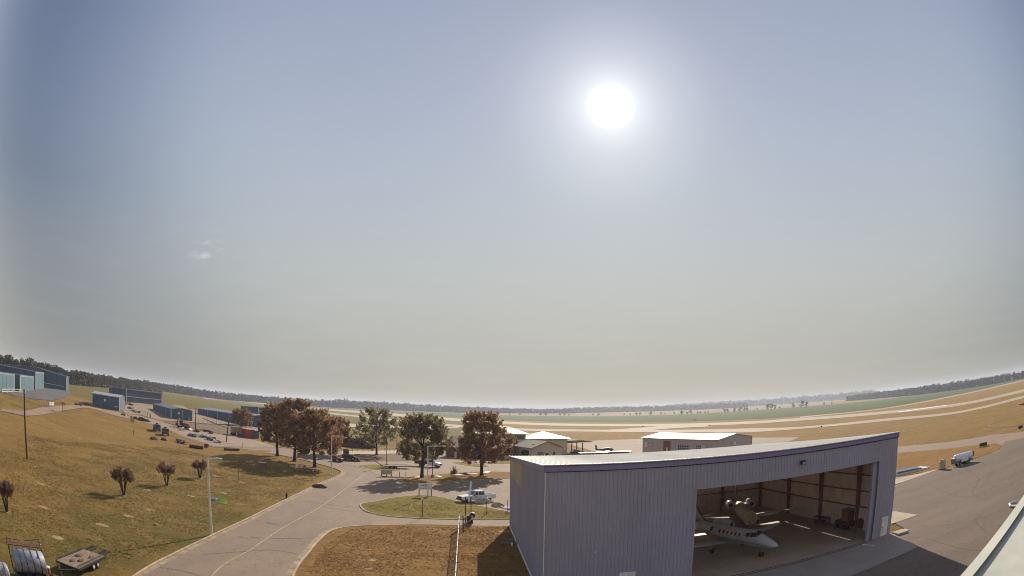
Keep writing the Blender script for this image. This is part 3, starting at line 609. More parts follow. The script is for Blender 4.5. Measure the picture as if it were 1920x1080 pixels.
# door jambs, head, folded door leaf, man door, floodlights
m = MB(); m.beam(HP(O1+.12, .25, .1), HP(O1+.12, .25, LH), .24, .5); m.build('door_jamb', M['siding_purple'], hg)
m = MB(); m.beam(HP(O2-.12, .45, .1), HP(O2-.12, .45, LH), .3, 1.0, up=HU); m.build('door_jamb', M['siding_purple'], hg)
m = MB(); m.beam(HP(O1, .25, LH+.1), HP(O2, .25, LH+.1), .5, .22); m.build('door_head', M['siding_purple'], hg)
dr = MB(); dr.beam(HP(35.05, -.075, .22), HP(35.05, -.075, 2.3), .95, .06, up=HV); d_ = dr.build('side_door', M['trim_white'], hg); d_['label'] = 'white side door beside the hangar opening'
m = MB(); m.beam(HP(34.7, -.13, 1.1), HP(34.7, -.13, 1.25), .05, .06, up=HV); m.build('handle', M['black'], d_)
m = MB(); m.beam(HP(6.6, -.06, .35), HP(6.6, -.06, 2.0), 1.3, .05, up=HV); m.build('wall_panel', M['trim_white'], hg)
fl = MB(); p = HP(22.6, -.1, 9.6); fl.beam(p, p-HV*.35, .12, .12); fl.beam(p-HV*.3+Vector((0, 0, .12)), p-HV*.55-Vector((0, 0, .12)), .5, .28); f_ = fl.build('floodlight', M['black'], hg)
m = MB(); m.beam(p-HV*.56-Vector((0, 0, .06)), p-HV*.60-Vector((0, 0, .10)), .3, .2); m.build('lens', M['trim_white'], f_)
m = MB(); m.beam(HP(3.9, -.07, 3.9), HP(3.9, -.07, 4.0), .1, .06, up=HV); m.build('wall_box', M['pole_white'], hg)
fl = MB(); a = [HP(.2, .2, .10), HP(HW-.2, .2, .10), HP(HW-.2, HD-.2, .10), HP(.2, HD-.2, .10)]; fl.add(a, [(0, 1, 2, 3)]); fo = fl.build('floor', M['floor'], hg)
# slab and door track outside
PADPTS = [Vector((*G(1612, 1075), 0)), Vector((*G(1722, 1027), 0)), Vector((*G(1686, 1010), 0))]
pad = [HP(10.2, -.02), HP(10.2, -8.6), *PADPTS, HP(36.6, -.02)]
m = MB(); m.prism([(p.x, p.y) for p in pad], .0, .17, 'z'); struct(m.build('concrete_pad', M['concrete']))
m = MB(); m.beam(HP(O1+.3, -.35, .18), HP(O2, -.35, .18), .10, .03); m.beam(HP(O1+.3, .35, .115), HP(O2, .35, .115), .10, .03); m.build('door_track', M['rust'], hg)
st = root('concrete_step', 'small concrete step at the foot of the white side door', 'step', HP(37.1, -1.0))
m = MB(); m.box((0, 0, .16), (1.6, 1.4, .32), bev=.02); m.build('tread', M['pale_concrete'], st); m = MB(); m.box((1.0, .5, .10), (.9, .9, .2), bev=.02); m.build('tread', M['pale_concrete'], st)
t2 = MB(); t2.beam(HP(31.4, -.6, .185), HP(31.9, -2.2, .185), .16, .03); tag(t2.build('floor_strip', M['trim_white']), 'short white strip lying on the concrete in the hangar doorway', 'strip')

# ------------------------------------------------------------------ business jets
def ell(x, ry, rz, zc, n=22, flat=0):
    return [(x, ry*math.cos(2*math.pi*k/n), zc+rz*math.sin(2*math.pi*k/n)*(1-flat*(math.sin(2*math.pi*k/n) < 0))) for k in range(n)]
def airfoil(x0, ch, th, n=8):
    up = []; lo = []
    for i in range(n+1):
        t = i/n; y = th*ch*2.6*(.2969*math.sqrt(t)-.126*t-.3516*t*t+.2843*t**3-.1015*t**4)
        up.append((x0-t*ch, y)); lo.append((x0-t*ch, -y*.7))
    return up+lo[1:-1][::-1]
def jet(name, label, loc, rz, nose=True, cover=False):
    r = root(name, label, 'jet', loc, rz, 'business jets in the hangar')
    zc = 1.72
    body = [(-7.5, .80, .82, zc), (-9.2, .80, .80, zc+.03), (-10.8, .66, .66, zc+.18), (-12.2, .46, .46, zc+.42), (-13.6, .24, .25, zc+.66), (-14.4, .07, .08, zc+.78)]
    if nose: fr = [(0, .03, .03, zc-.36), (-.12, .16, .14, zc-.35), (-.5, .34, .28, zc-.33), (-1.1, .50, .42, zc-.26), (-1.8, .62, .55, zc-.18), (-2.5, .71, .70, zc-.06), (-3.1, .77, .82, zc), (-3.7, .80, .85, zc+.01), (-5, .80, .82, zc)]
    else: fr = [(-2.2, .60, .60, zc), (-2.25, .78, .80, zc), (-3.3, .80, .82, zc), (-5, .80, .82, zc)]
    m = MB(); m.loft([ell(*s) for s in fr+body]); fu = m.build('fuselage', M['jet_white'] if nose else M['primer'], r, True)
    if nose:
        m = MB()
        for s in (-1, 1):
            m.add([(-2.42, s*.60, zc+.40), (-3.28, s*.765, zc+.28), (-3.34, s*.60, zc+.70), (-2.82, s*.40, zc+.73)], [(0, 1, 2, 3) if s < 0 else (3, 2, 1, 0)])
            m.add([(-3.40, s*.782, zc+.27), (-4.0, s*.800, zc+.28), (-3.9, s*.66, zc+.60), (-3.45, s*.61, zc+.70)], [(0, 1, 2, 3) if s < 0 else (3, 2, 1, 0)])
        for s in (-1, 1): m.add([(-2.38, s*.03, zc+.62), (-2.38, s*.55, zc+.45), (-2.80, s*.37, zc+.76), (-2.86, s*.03, zc+.86)], [(0, 1, 2, 3) if s > 0 else (3, 2, 1, 0)])
        for v in m.v: v.z += .015; v.y *= 1.02; v.x += .01
        m.build('windshield', M['glass'], fu)
        for i in range(6):
            for s in (-1, 1):
                x = -4.85-i*.62; m = MB(); rr = [(x+.14*math.cos(a), s*(.795+.03*(1-abs(math.sin(a)))), zc+.33+.19*math.sin(a)) for a in [k*math.pi/6 for k in range(12)]]
                m.add([(q[0], s*math.sqrt(max(0, .812**2-((q[2]-zc)/1.0*.97)**2)), q[2]) for q in rr], [tuple(range(12)) if s < 0 else tuple(range(12))[::-1]]); m.build('cabin_window', M['glass'], fu)
        m = MB(); x = -4.85
        for dx in (-.33, .33): m.tube([(x+dx, -math.sqrt(.83**2-(z-zc)**2), z) for z in (zc-.55, zc-.2, zc+.2, zc+.6)], .012, 5)
        m.build('door_seam', M['grey'], fu)
        m = MB()
        for s in (-1, 1):
            pts = [(-1.0, s*.52, zc-.42), (-2.4, s*.71, zc-.33), (-4, s*.80, zc-.3), (-8, s*.795, zc-.28), (-10.6, s*.66, zc-.1)]; m.tube(pts, .035, 5)
        m.build('cheat_line', M['grey'], fu)
    else:
        m = MB(); m.loft([[(-2.19+d, k*math.cos(2*math.pi*i/24), zc+k*math.sin(2*math.pi*i/24)) for i in range(24)] for d, k in ((0, .80), (.05, .78), (.07, .1))]); c_ = m.build('nose_cover', M['panel_tan'], fu, False)
        m = MB(); m.tube([(-2.15, .80*math.cos(2*math.pi*i/24), zc+.80*math.sin(2*math.pi*i/24)) for i in range(25)], .035, 6, False); m.build('rim', M['trim_white'], c_, True)
    for s in (-1, 1):
        # wing: slightly swept, dihedral
        rings = []
        for y, x0, ch, z, th in ((.3, -5.9, 2.5, 1.05, .13), (1.6, -6.05, 2.15, 1.10, .13), (4.6, -6.5, 1.55, 1.28, .12), (7.7, -6.95, .95, 1.46, .11), (7.9, -7.1, .6, 1.48, .06)):
            rings.append([(x, s*y, z+t) for x, t in airfoil(x0, ch, th)])
        m = MB(); m.loft(rings if s > 0 else [q[::-1] for q in rings]); w = m.build('wing', M['jet_white'], r, True)
        m = MB(); m.tube([(-5.86, s*.9, 1.08), (-6.46, s*4.6, 1.29), (-6.92, s*7.7, 1.47)], [.055, .045, .03], 6); m.build('leading_edge', M['silver'], w, True)
        rings = []
        for y, x0, ch, z, th in ((.05, -12.2, 1.5, zc+.92, .1), (1.4, -12.55, 1.15, zc+1.02, .1), (2.85, -12.9, .75, zc+1.12, .09)): rings.append([(x, s*y, z+t) for x, t in airfoil(x0, ch, th)])
        m = MB(); m.loft(rings if s > 0 else [q[::-1] for q in rings]); m.build('tailplane', M['silver'], r, True)
        # engine nacelle on a pylon
        m = MB(); m.loft([[(x, s*1.36+k*math.cos(2*math.pi*i/20), zc+.62+k*math.sin(2*math.pi*i/20)) for i in range(20)] for x, k in ((-8.55, .27), (-8.40, .34), (-8.45, .40), (-8.8, .47), (-9.6, .49), (-10.5, .44), (-11.2, .33), (-11.2, .22))]); na = m.build('nacelle', M['jet_white'], r, True)
        m = MB(); m.loft([[(x, s*1.36+k*math.cos(2*math.pi*i/20), zc+.62+k*math.sin(2*math.pi*i/20)) for i in range(20)] for x, k in ((-8.5, .275), (-8.49, .1))]); m.build('fan', M['black'], na)
        m = MB(); m.tube([(-8.42, s*1.36+.36*math.cos(2*math.pi*i/20), zc+.62+.36*math.sin(2*math.pi*i/20)) for i in range(21)], .05, 6, False); m.build('intake_lip', M['silver'], na, True)
        m = MB(); m.box((-9.8, s*.85, zc+.55), (1.6, .5, .12)); m.build('pylon', M['jet_white'], r)
        m = MB(); m.tube([(-7.35, s*2.0, .25), (-7.35, s*1.95, 1.1)], .06, 6); g = m.build('main_gear', M['grey'], r)
        m = MB(); m.wheel((-7.3, s*2.12, .30), .30, .17); m.build('wheel', M['tyre'], g); m = MB(); m.box((-7.35, s*2.28, .68), (.5, .03, .55)); m.build('gear_door', M['jet_white'], g)
    m = MB(); m.loft([[(x, t, z) for x, t in airfoil(x0, ch, .09)] for z, x0, ch in ((zc+.35, -10.9, 3.0), (zc+.8, -11.5, 2.5), (zc+1.9, -12.55, 1.75), (zc+2.75, -13.35, 1.15))]); fn = m.build('fin', M['jet_white'], r, True)
    m = MB(); m.tube([(-9.6, 0, zc+.74), (-10.9, 0, zc+.86), (-11.45, 0, zc+1.0), (-12.5, 0, zc+1.95), (-13.3, 0, zc+2.75)], .045, 6); m.build('fin_edge', M['black'], fn)
    m = MB(); m.tube([(-2.15, 0, .25), (-2.05, 0, 1.3)], .055, 6); m.box((-2.15, 0, .72), (.12, .28, .5)); g = m.build('nose_gear', M['grey'], r)
    for s in (-1, 1): m = MB(); m.wheel((-2.2, s*.13, .24), .24, .13); m.build('wheel', M['tyre'], g)
    return r
jet('business_jet', 'white business jet with cockpit windows, its nose pointing out of the open hangar door', (24.45, 50.4, .10), math.atan2(-.934, .358), True)
jet('business_jet', 'business jet with its nose cone removed behind a round pale cover, deeper in the hangar', (26.62, 61.85, .10), math.atan2(-.98, -.19), False)
# tug and gear along the hangar wall
tg = root('aircraft_tug', 'dark tow tug with a tall cab parked against the inside wall of the hangar', 'tug', (36.9, 57.6, .10), rad(100))
m = MB(); m.box((0, 0, .65), (2.6, 1.4, .55), bev=.06); m.build('body', M['rust'], tg); m = MB(); m.box((-.35, 0, 1.55), (1.2, 1.25, 1.3), bev=.08); m.build('cab', M['steel_red'], tg)
m = MB(); m.box((-.35, 0, 2.24), (1.4, 1.4, .08)); m.build('roof', M['grey'], tg)
for a in (-.8, .8):
    for b in (-.65, .65): m = MB(); m.wheel((a, b, .32), .32, .25); m.build('wheel', M['tyre'], tg)
hr = root('hose_reel', 'round rusty hose reel standing beside the tug in the hangar', 'hose reel', (37.6, 55.2, .10), rad(20))
m = MB(); m.wheel((0, 0, .72), .62, .12, 'x', 24); m.build('flange', M['rust'], hr); m = MB(); m.wheel((.4, 0, .72), .62, .12, 'x', 24); m.build('flange', M['rust'], hr)
m = MB(); m.wheel((.2, 0, .72), .42, .3, 'x', 20); m.build('drum', M['black'], hr); m = MB(); m.beam((-.05, -.5, .05), (-.05, 0, .72), .06); m.beam((-.05, .5, .05), (-.05, 0, .72), .06); m.beam((.45, -.5, .05), (.45, 0, .72), .06); m.beam((.45, .5, .05), (.45, 0, .72), .06); m.build('stand', M['steel_dark'], hr)
wb = root('workbench', 'low dark workbench against the inside wall of the hangar', 'workbench', (36.0, 62.0, .10), rad(98))
m = MB(); m.box((0, 0, .88), (2.6, .7, .06)); m.build('top', M['steel_dark'], wb)
for a in (-1.2, 1.2):
    for b in (-.28, .28): m = MB(); m.box((a, b, .43), (.07, .07, .86)); m.build('leg', M['steel_dark'], wb)
m = MB(); m.box((.3, 0, .3), (1.4, .6, .4)); m.build('shelf', M['rust'], wb)

# roof of the building that carries the camera
e0 = Vector((2.24, 2.0, 0)); ed = Vector((1.5, .76, 0)).normalized(); en = Vector((ed.y, -ed.x, 0))
cb = root('camera_building', 'pale metal roof edge of the building the camera stands on, in the bottom right corner', 'building')
def CP(s, t, z): q = e0+ed*s+en*t; return (q.x, q.y, z)
m = MB()
a0, a1 = -3.2, 26
m.add([CP(a0, 0, 14.0), CP(a1, 0, 14.0), CP(a1, 14, 14.35), CP(a0, 14, 14.35), CP(a0, 0, 13.9), CP(a1, 0, 13.9), CP(a1, 14, 13.9), CP(a0, 14, 13.9)], [(3, 2, 1, 0), (4, 5, 6, 7), (0, 1, 5, 4), (1, 2, 6, 5), (2, 3, 7, 6), (3, 0, 4, 7)]); m.build('roof', M['edge_roof'], cb)
m = MB(); m.add([CP(a0-.03, -.05, 14.02), CP(a1, -.05, 14.02), CP(a1, .05, 14.035), CP(a0-.03, .05, 14.035), CP(a0-.03, -.05, 13.8), CP(a1, -.05, 13.8)], [(3, 2, 1, 0), (0, 1, 5, 4)]); m.build('edge_flashing', M['lime_trim'] if 'lime_trim' in M else M['edge_roof'], cb)
for s in (2.2, 5.4, 8.6): m = MB(); m.add([CP(s, .06, 14.022), CP(s+.02, .06, 14.022), CP(s+.02, 14, 14.372), CP(s, 14, 14.372)], [(3, 2, 1, 0)]); m.build('seam', M['grey'], cb)
m = MB(); m.add([CP(a0+.3, .3, 0), CP(a1, .3, 0), CP(a1, .3, 13.88), CP(a0+.3, .3, 13.88), CP(a0+.3, 13.7, 0), CP(a0+.3, 13.7, 13.88)], [(0, 1, 2, 3), (4, 0, 3, 5)]); m.build('wall', M['greige'], cb)

# ------------------------------------------------------------------ other buildings
def hz(px, py, x, y):      # height at which a line of sight passes over a plan point
    d = ray(px, py); return CAMZ+math.hypot(x, y)*d[2]/math.hypot(d[0], d[1])
def azx(px, py): d = ray(px, py); return math.atan2(d[0], d[1])
def along_to(K, d, px, py):   # distance from K along d until it lies on the azimuth of a pixel
    a = azx(px, py); s, c = math.sin(a), math.cos(a)
    den = d[0]*c-d[1]*s; return (K[1]*s-K[0]*c)/den
def building(name, label, cat, K, ang, Lx, Ly, h, roof='gable_x', rise=.8, wall='navy', roofm='navy_roof', trim='trim_white', over=.25, base=None, h2=None, group=None, rib=True, seg=None):
    """local x along angle ang (Lx long), y to its left (Ly deep); returns root, base z"""
    z = base if base is not None else H(*K)
    r = root(name, label, cat, (K[0], K[1], z), ang, group); hb = h2 if h2 is not None else h
    W_ = M[wall]; b = -1.2
    def wallp(p, q, za, zb, nrm, peak=None):
        m = MB()
        if rib and peak is None: corr(m, (*p, 0), (*q, 0), b, za, zb, nrm, .9, .03)
        elif peak is None: m.add([(*p, b), (*q, b), (*q, zb), (*p, za)], [(0, 1, 2, 3)])
        else: m.add([(*p, b), (*q, b), (*q, zb), (peak[0], peak[1], peak[2]), (*p, za)], [(0, 1, 2, 3, 4)])
        return m.build('wall', W_, r)
    A, B, C_, D = (0, 0), (Lx, 0), (Lx, Ly), (0, Ly)
    o = over
    if roof == 'mono_y':      # front (y=0) h, back hb
        wallp(A, B, h, h, (0, -1, 0)); wallp(B, C_, h, hb, (1, 0, 0)); wallp(C_, D, hb, hb, (0, 1, 0)); wallp(D, A, hb, h, (-1, 0, 0))
        rp = [[(-o, -o, h), (Lx+o, -o, h), (Lx+o, Ly+o, hb), (-o, Ly+o, hb)]]
    elif roof == 'gable_x':   # ridge along x
        wallp(A, B, h, h, (0, -1, 0)); wallp(C_, D, h, h, (0, 1, 0)); wallp(B, C_, h, h, (1, 0, 0), (Lx, Ly/2, h+rise)); wallp(D, A, h, h, (-1, 0, 0), (0, Ly/2, h+rise))
        rp = [[(-o, -o, h-rise*o/Ly*2), (Lx+o, -o, h-rise*o/Ly*2), (Lx+o, Ly/2, h+rise), (-o, Ly/2, h+rise)], [(-o, Ly/2, h+rise), (Lx+o, Ly/2, h+rise), (Lx+o, Ly+o, h-rise*o/Ly*2), (-o, Ly+o, h-rise*o/Ly*2)]]
    elif roof == 'gable_y':
        wallp(B, C_, h, h, (1, 0, 0)); wallp(D, A, h, h, (-1, 0, 0)); wallp(A, B, h, h, (0, -1, 0), (Lx/2, 0, h+rise)); wallp(C_, D, h, h, (0, 1, 0), (Lx/2, Ly, h+rise))
        e = h-rise*o/Lx*2
        rp = [[(-o, -o, e), (Lx/2, -o, h+rise), (Lx/2, Ly+o, h+rise), (-o, Ly+o, e)], [(Lx/2, -o, h+rise), (Lx+o, -o, e), (Lx+o, Ly+o, e), (Lx/2, Ly+o, h+rise)]]
    elif roof == 'hip':
        wallp(A, B, h, h, (0, -1, 0)); wallp(B, C_, h, h, (1, 0, 0)); wallp(C_, D, h, h, (0, 1, 0)); wallp(D, A, h, h, (-1, 0, 0)); q = min(Lx, Ly)/2
        if Lx >= Ly: r0, r1 = (q, Ly/2, h+rise), (Lx-q, Ly/2, h+rise)
        else: r0, r1 = (Lx/2, q, h+rise), (Lx/2, Ly-q, h+rise)
        a, b_, c, d = (-o, -o, h), (Lx+o, -o, h), (Lx+o, Ly+o, h), (-o, Ly+o, h)
        rp = [[a, b_, r1, r0], [b_, c, r1], [c, d, r0, r1], [d, a, r0]] if Lx >= Ly else [[a, b_, r0], [b_, c, r1, r0], [c, d, r1], [d, a, r0, r1]]
    m = MB()
    for q in rp:
        n = len(q); up = [Vector(v)+Vector((0, 0, .06)) for v in q]; dn = [Vector(v)-Vector((0, 0, .08)) for v in q]
        m.add(up+dn, [tuple(range(n)), tuple(range(2*n-1, n-1, -1))]+[(i, n+i, n+(i+1) % n, (i+1) % n) for i in range(n)])
        if rib:             # standing seams down the slope
            a, b_ = Vector(q[0]), Vector(q[1]); c, d = Vector(q[2]), Vector(q[-1])
            if len(q) == 4:
                if abs((b_-a).normalized().z) > .02: a, b_, c, d = b_, c, d, a
                k = max(2, int((b_-a).length/1.2))
                for i in range(k+1): t = i/k; m.beam(a+(b_-a)*t+Vector((0, 0, .07)), d+(c-d)*t+Vector((0, 0, .07)), .07, .07)
    m.build('roof', M[roofm], r)
    if trim:
        for p, zz in ((A, h), (B, h), (C_, hb if roof == 'mono_y' else h)): m = MB(); m.beam((p[0], p[1], -.8), (p[0], p[1], zz), .22, .22); m.build('corner_trim', M[trim], r)
        if roof in ('gable_x', 'mono_y', 'hip'): m = MB(); m.beam((-.02, -.06, h-.12), (Lx+.02, -.06, h-.12), .1, .2); m.build('eave_trim', M[trim], r)
    return r
def panel(r, name, m, x, z0, z1, w, face='front', Lx=0, off=.06, th=.06, parent=None, label=None):
    b = MB()
    if face == 'front': b.box((x, -off, (z0+z1)/2), (w, th, z1-z0))
    elif face == 'right': b.box((Lx+off, x, (z0+z1)/2), (th, w, z1-z0))
    elif face == 'left': b.box((-off, x, (z0+z1)/2), (th, w, z1-z0))
    o = b.build(name, M[m], parent or r)
    if label: o['label'] = label
    return o
def ab(a, b):   # front edge between two ground pixels
    A = G(*a); B = G(*b); v = Vector(B)-Vector(A); return A, math.atan2(v.y, v.x), v.length
# navy airport hangars up the slope
A, an, Ln = ab((173, 760), (223.5, 770.5)); h = hz(173, 740.5, *A)-H(*A)
r = building('metal_shed', 'small navy shed with a pale roof and square sign at the hill road bend', 'hangar', A, an, Ln, 15, 4.6, 'gable_x', .7, base=H(*A)-.2, group='navy metal hangars')
panel(r, 'sign', 'trim_white', Ln*.48, 2.3, 3.3, .9); panel(r, 'vent', 'trim_white', Ln*.88, .9, 1.4, .8)
A, an, Ln = ab((237, 753), (303, 759.5))
r = building('metal_shed', 'long navy hangar with a white roof edge and pale wall band behind the small shed', 'hangar', A, an, Ln, 14, 6.3, 'mono_y', .5, base=H(*A)-.3, h2=5.6, group='navy metal hangars')
panel(r, 'wall_band', 'trim_white', Ln/2, 2.7, 2.9, Ln); panel(r, 'door', 'teal_dark', Ln*.84, 0, 2.2, 2.2); panel(r, 'gutter', 'trim_white', Ln/2, 6.1, 6.4, Ln+.4, off=.15)
K = G(321, 784.5); P_ = G(288, 768); dy = (Vector(P_)-Vector(K)).normalized(); an = math.atan2(dy.y, dy.x)-math.pi/2; dx = (math.cos(an), math.sin(an)); Wd = along_to(K, dx, 356, 786)
r = building('row_hangar', 'stepped navy row hangar with white trim, its near end facing the excavator', 'hangar', K, an, max(9, Wd), 36, 3.7, 'gable_y', .55, base=H(*K)-.1, group='navy row hangars')
Wd = max(9, Wd); panel(r, 'sign', 'trim_white', Wd*.36, 1.9, 2.7, .9); panel(r, 'vent', 'trim_white', Wd*.84, .4, 1.1, .35); panel(r, 'post_trim', 'trim_white', Wd*.55, 0, 3.7, .25)
for i in range(4): panel(r, 'door', 'navy', 4.5+i*9, .1, 3.1, 7.6, 'left')
for i in range(5): panel(r, 'post_trim', 'trim_white', .6+i*8.8, 0, 3.6, .18, 'left', off=.1)
A, an, Ln = ab((371, 775.5), (472, 799.5))
r = building('row_hangar', 'long navy row hangar with a pale metal roof, running down behind the small round tree', 'hangar', A, an, Ln, 13, 3.7, 'gable_x', .7, base=H(*G(430, 790))-.1, group='navy row hangars')
for i in range(5): panel(r, 'door', 'navy', Ln*(.1+.2*i), .1, 3.0, Ln*.17)
for i in range(6): panel(r, 'post_trim', 'trim_white', Ln*.2*i+.2, -.6, 3.6, .15, off=.1)
A, an, Ln = ab((484.5, 789), (530, 791.5))
r = building('metal_shed', 'tall grey-blue shed half hidden behind the big trees at the edge of the airfield', 'hangar', A, an, Ln, 12, 6.6, 'mono_y', .4, base=H(*A), h2=6.2, roofm='cream_roof', group='navy metal hangars')
# hilltop group: a row of door bays with the biggest hangar behind its far end
A2 = (-242.5, 193.2)
r = building('hilltop_hangar', 'biggest of the hilltop hangars, dark navy with a shallow gable and a pale wall band', 'hangar', A2, rad(40.2), 41, 26, 7.0, 'gable_y', 1.9, base=6.0, group='hilltop hangars')
panel(r, 'wall_band', 'trim_white', 29, 1.9, 2.15, 21)
def bay(a, b, h, label, depth, base):
    A = a; B = b; v = Vector(B)-Vector(A); an = math.atan2(v.y, v.x); Wd = v.length
    r = building('hilltop_hangar', label, 'hangar', A, an, Wd, depth, h, 'mono_y', .3, base=base, h2=h-.3, group='hilltop hangars')
    d = panel(r, 'door', 'teal', Wd/2, .1, h-.5, Wd-.8)
    for t in (.02, .98): panel(r, 'frame', 'navy_roof', Wd*t, 0, h-.1, .6, off=.1, parent=d)
    panel(r, 'frame', 'navy_roof', Wd/2, h-.45, h-.05, Wd, off=.12, parent=d); panel(r, 'rail', 'teal_dark', Wd/2, h*.45, h*.45+.15, Wd-1, off=.11, parent=d)
    for k in range(1, 6): panel(r, 'seam', 'teal_dark', Wd*k/6, .2, h-.6, .12, off=.10, parent=d)
bay((-181.8, 166.3), (-203.5, 192.7), 7.1, 'middle hilltop hangar with a tall pale teal door, next to the biggest one', 28, 5.9)
bay((-162.5, 139.0), (-177.4, 160.8), 5.8, 'small hilltop hangar with a pale teal door, second from the left edge', 9, 5.3)
bay((-146.0, 108.0), (-161.2, 134.4), 5.9, 'small hilltop hangar with a pale teal door, cut by the left edge of the view', 12, 5.1)
rf = root('pipe_fence', 'white pipe fence in front of the hilltop hangar doors', 'fence', (0, 0, 0))
pts = [G3(x, y) for x, y in ((4, 738), (14, 737.5), (25, 737), (36, 738), (48, 739))]
m = MB()
for a, b in zip(pts, pts[1:]):
    for hh in (.6, 1.3): m.beam(a+Vector((0, 0, hh)), b+Vector((0, 0, hh)), .14)
m.build('rail', M['trim_white'], rf)
for p in pts: m = MB(); m.beam(p, p+Vector((0, 0, 1.5)), .2); m.build('post', M['trim_white'], rf)

# terminal group beyond the lots
K = (6.5, 178.0); an = rad(28); dx = (math.cos(an), math.sin(an)); Wd = along_to(K, dx, 1051.5, 855)
r = building('office_building', 'cream office building with a grey shingle gable roof, its corner towards the big hangar roof', 'building', K, an, Wd, 11, 3.9, 'gable_y', 1.75, 'cream', 'shingle', None, .5, base=0, rib=False)
m = MB(); m.box((Wd/2, -.07, .55), (Wd+.1, .14, 1.1)); m.box((-.07, 5.5, .55), (.14, 11, 1.1)); m.build('brick_base', M['brick'], r)
dd = panel(r, 'door', 'grey', Wd*.27, .1, 2.5, 1.9, off=.16); panel(r, 'window', 'glass', Wd*.50, .9, 2.1, .9, off=.16); panel(r, 'window', 'glass', Wd*.75, .9, 2.4, .5, off=.16)
w = panel(r, 'window', 'glass', 4.2, 1.2, 2.9, 4.2, 'left', off=.1); panel(r, 'fascia', 'trim_white', 5.5, 3.65, 3.9, 12, 'left', off=.5)
r = building('terminal_building', 'taller cream building with a white ribbed hip roof and a band of dark upper windows', 'building', (-14.5, 194), rad(4), 19.5, 12, 7.2, 'hip', 2.3, 'cream', 'rib_roof', None, .9, base=0, rib=True)
for i in range(5): panel(r, 'window', 'glass', 1.8+i*3.9, 5.4, 6.7, 3.3)
r = building('terminal_building', 'low building under a wide pale metal hip roof shining in the sun', 'building', (4.5, 203), rad(5), 14.5, 15, 5.3, 'hip', 2.2, 'cream', 'rib_roof', None, 1.0, base=0, rib=False)
A, an, Ln = ab((836, 857), (955, 861.5))
r = building('terminal_building', 'low brown brick building with a grey roof and cream corner column behind the parking lot', 'building', A, an, Ln, 15, 3.6, 'gable_x', 2.6, 'brick', 'shingle', None, .9, base=0, rib=False)
m = MB(); m.box((3.2, -.9, 1.75), (.7, .7, 3.5)); m.build('column', M['cream'], r); m = MB(); m.box((.2, -.9, 1.75), (.25, .25, 3.5)); m.build('column', M['trim_white'], r)
for i in range(5): panel(r, 'window', 'glass', 6+i*3.4, 1.0, 2.6, 1.6)
panel(r, 'wall_panel', 'cream', Ln-1.8, .2, 3.2, 3.2)
# pavilion
A = G(1028, 851); B = G(1092, 849); v = Vector(B)-Vector(A); an = math.atan2(v.y, v.x); Ln = v.length
r = root('pavilion', 'open dark-roofed pavilion on slim posts beside the cream office building', 'pavilion', (A[0], A[1], 0), an)
m = MB(); m.prism([(-1.0, 3.5), (Ln+3.2, 3.75), (Ln+3.4, 3.9), (Ln-1, 4.5), (-.6, 4.3)], -1, 6, 'y'); m.build('roof', M['shingle'], r)
for x in (0, .32, .68, 1):
    for y in (0, 5): m = MB(); m.box((Ln*x, y, 1.75), (.28, .28, 3.5)); m.build('post', M['bronze'], r)
m = MB(); m.box((Ln*.3, 2.4, .55), (Ln*.5, .3, 1.1)); m.build('low_wall', M['brick'], r)
# greige hangar on the apron
K = (51.6, 146.0); an = math.atan2(.42, .908)
r = building('apron_hangar', 'greige metal building with a cream roof and gridded windows beyond the big hangar roof', 'building', K, an, 12.8, 32, 6.5, 'gable_y', 1.1, 'greige', 'cream_roof', 'greige', .3, base=0, rib=False)
def lp(y0, y1, z0, z1, nm, mt, par=None, off=.08): m = MB(); m.box((-off, (y0+y1)/2, (z0+z1)/2), (.08, abs(y1-y0), z1-z0)); return m.build(nm, M[mt], par or r)
d = lp(19.2, 22.2, 0, 5.8, 'door', 'brick'); lp(20.2, 20.9, 1.4, 4.0, 'glazing', 'trim_white', d, .14)
for y0, y1, z0, z1 in ((11.3, 15.9, 3.0, 4.8), (4.3, 8.5, 3.2, 4.9), (27.2, 29.3, 4.2, 5.3)):
    w = lp(y0, y1, z0, z1, 'window', 'glass'); m = MB(); n = 6
    for i in range(n+1): m.box((-.15, y0+(y1-y0)*i/n, (z0+z1)/2), (.06, .08, z1-z0))
    for i in range(4): m.box((-.15, (y0+y1)/2, z0+(z1-z0)*i/3), (.06, y1-y0, .08))
    m.build('muntin', M['trim_white'], w)
lp(4.4, 6.4, 3.3, 4.8, 'blind', 'cream_roof', None, .17); lp(29.8, 30.7, 3.8, 5.3, 'vent_box', 'trim_white')
m = MB(); m.box((5.6, -.3, 5.1), (.9, .5, .9)); m.build('vent_box', M['trim_white'], r)

# ------------------------------------------------------------------ poles, lamps, signs, fences
def street_light(px, py, topx, topy, label, mt, arm=1.8, adir=1, base=False, group='street lights along the road', r0=.15):
    p = G3(px, py); h = hz(topx, topy, p.x, p.y)-p.z
    r = root('street_light', label, 'street light', p, math.atan2(-p.x, p.y) if adir else 0, group)
    m = MB(); m.tube([(0, 0, 0), (0, 0, h*.5), (0, 0, h)], [r0, r0*.8, r0*.6], 8); m.build('pole', M[mt], r)
    m = MB(); m.tube([(0, 0, h-.05), (adir*arm*.9, 0, h+.05)], r0*.5, 6); am = m.build('arm', M[mt], r); m = MB(); m.box((adir*(arm+.2), 0, h+.05), (.75, .32, .14), bev=.04); m.build('lamp_head', M[mt], am)
    m = MB()
    if base: m.tube([(0, 0, -.2), (0, 0, .75)], .33, 12); m.build('footing', M['kerb'], r)
    else: m.box((0, 0, .04), (.45, .45, .08)); m.build('base_plate', M[mt], r)
    return r
street_light(397.5, 1003, 391, 859, 'tall pale street light with a short arm, on the grass by the road kerb', 'pole_white', 1.0)
street_light(622, 889, 621, 817, 'slim street light at the corner where the road bends into the lot', 'pole_white', 2.0)
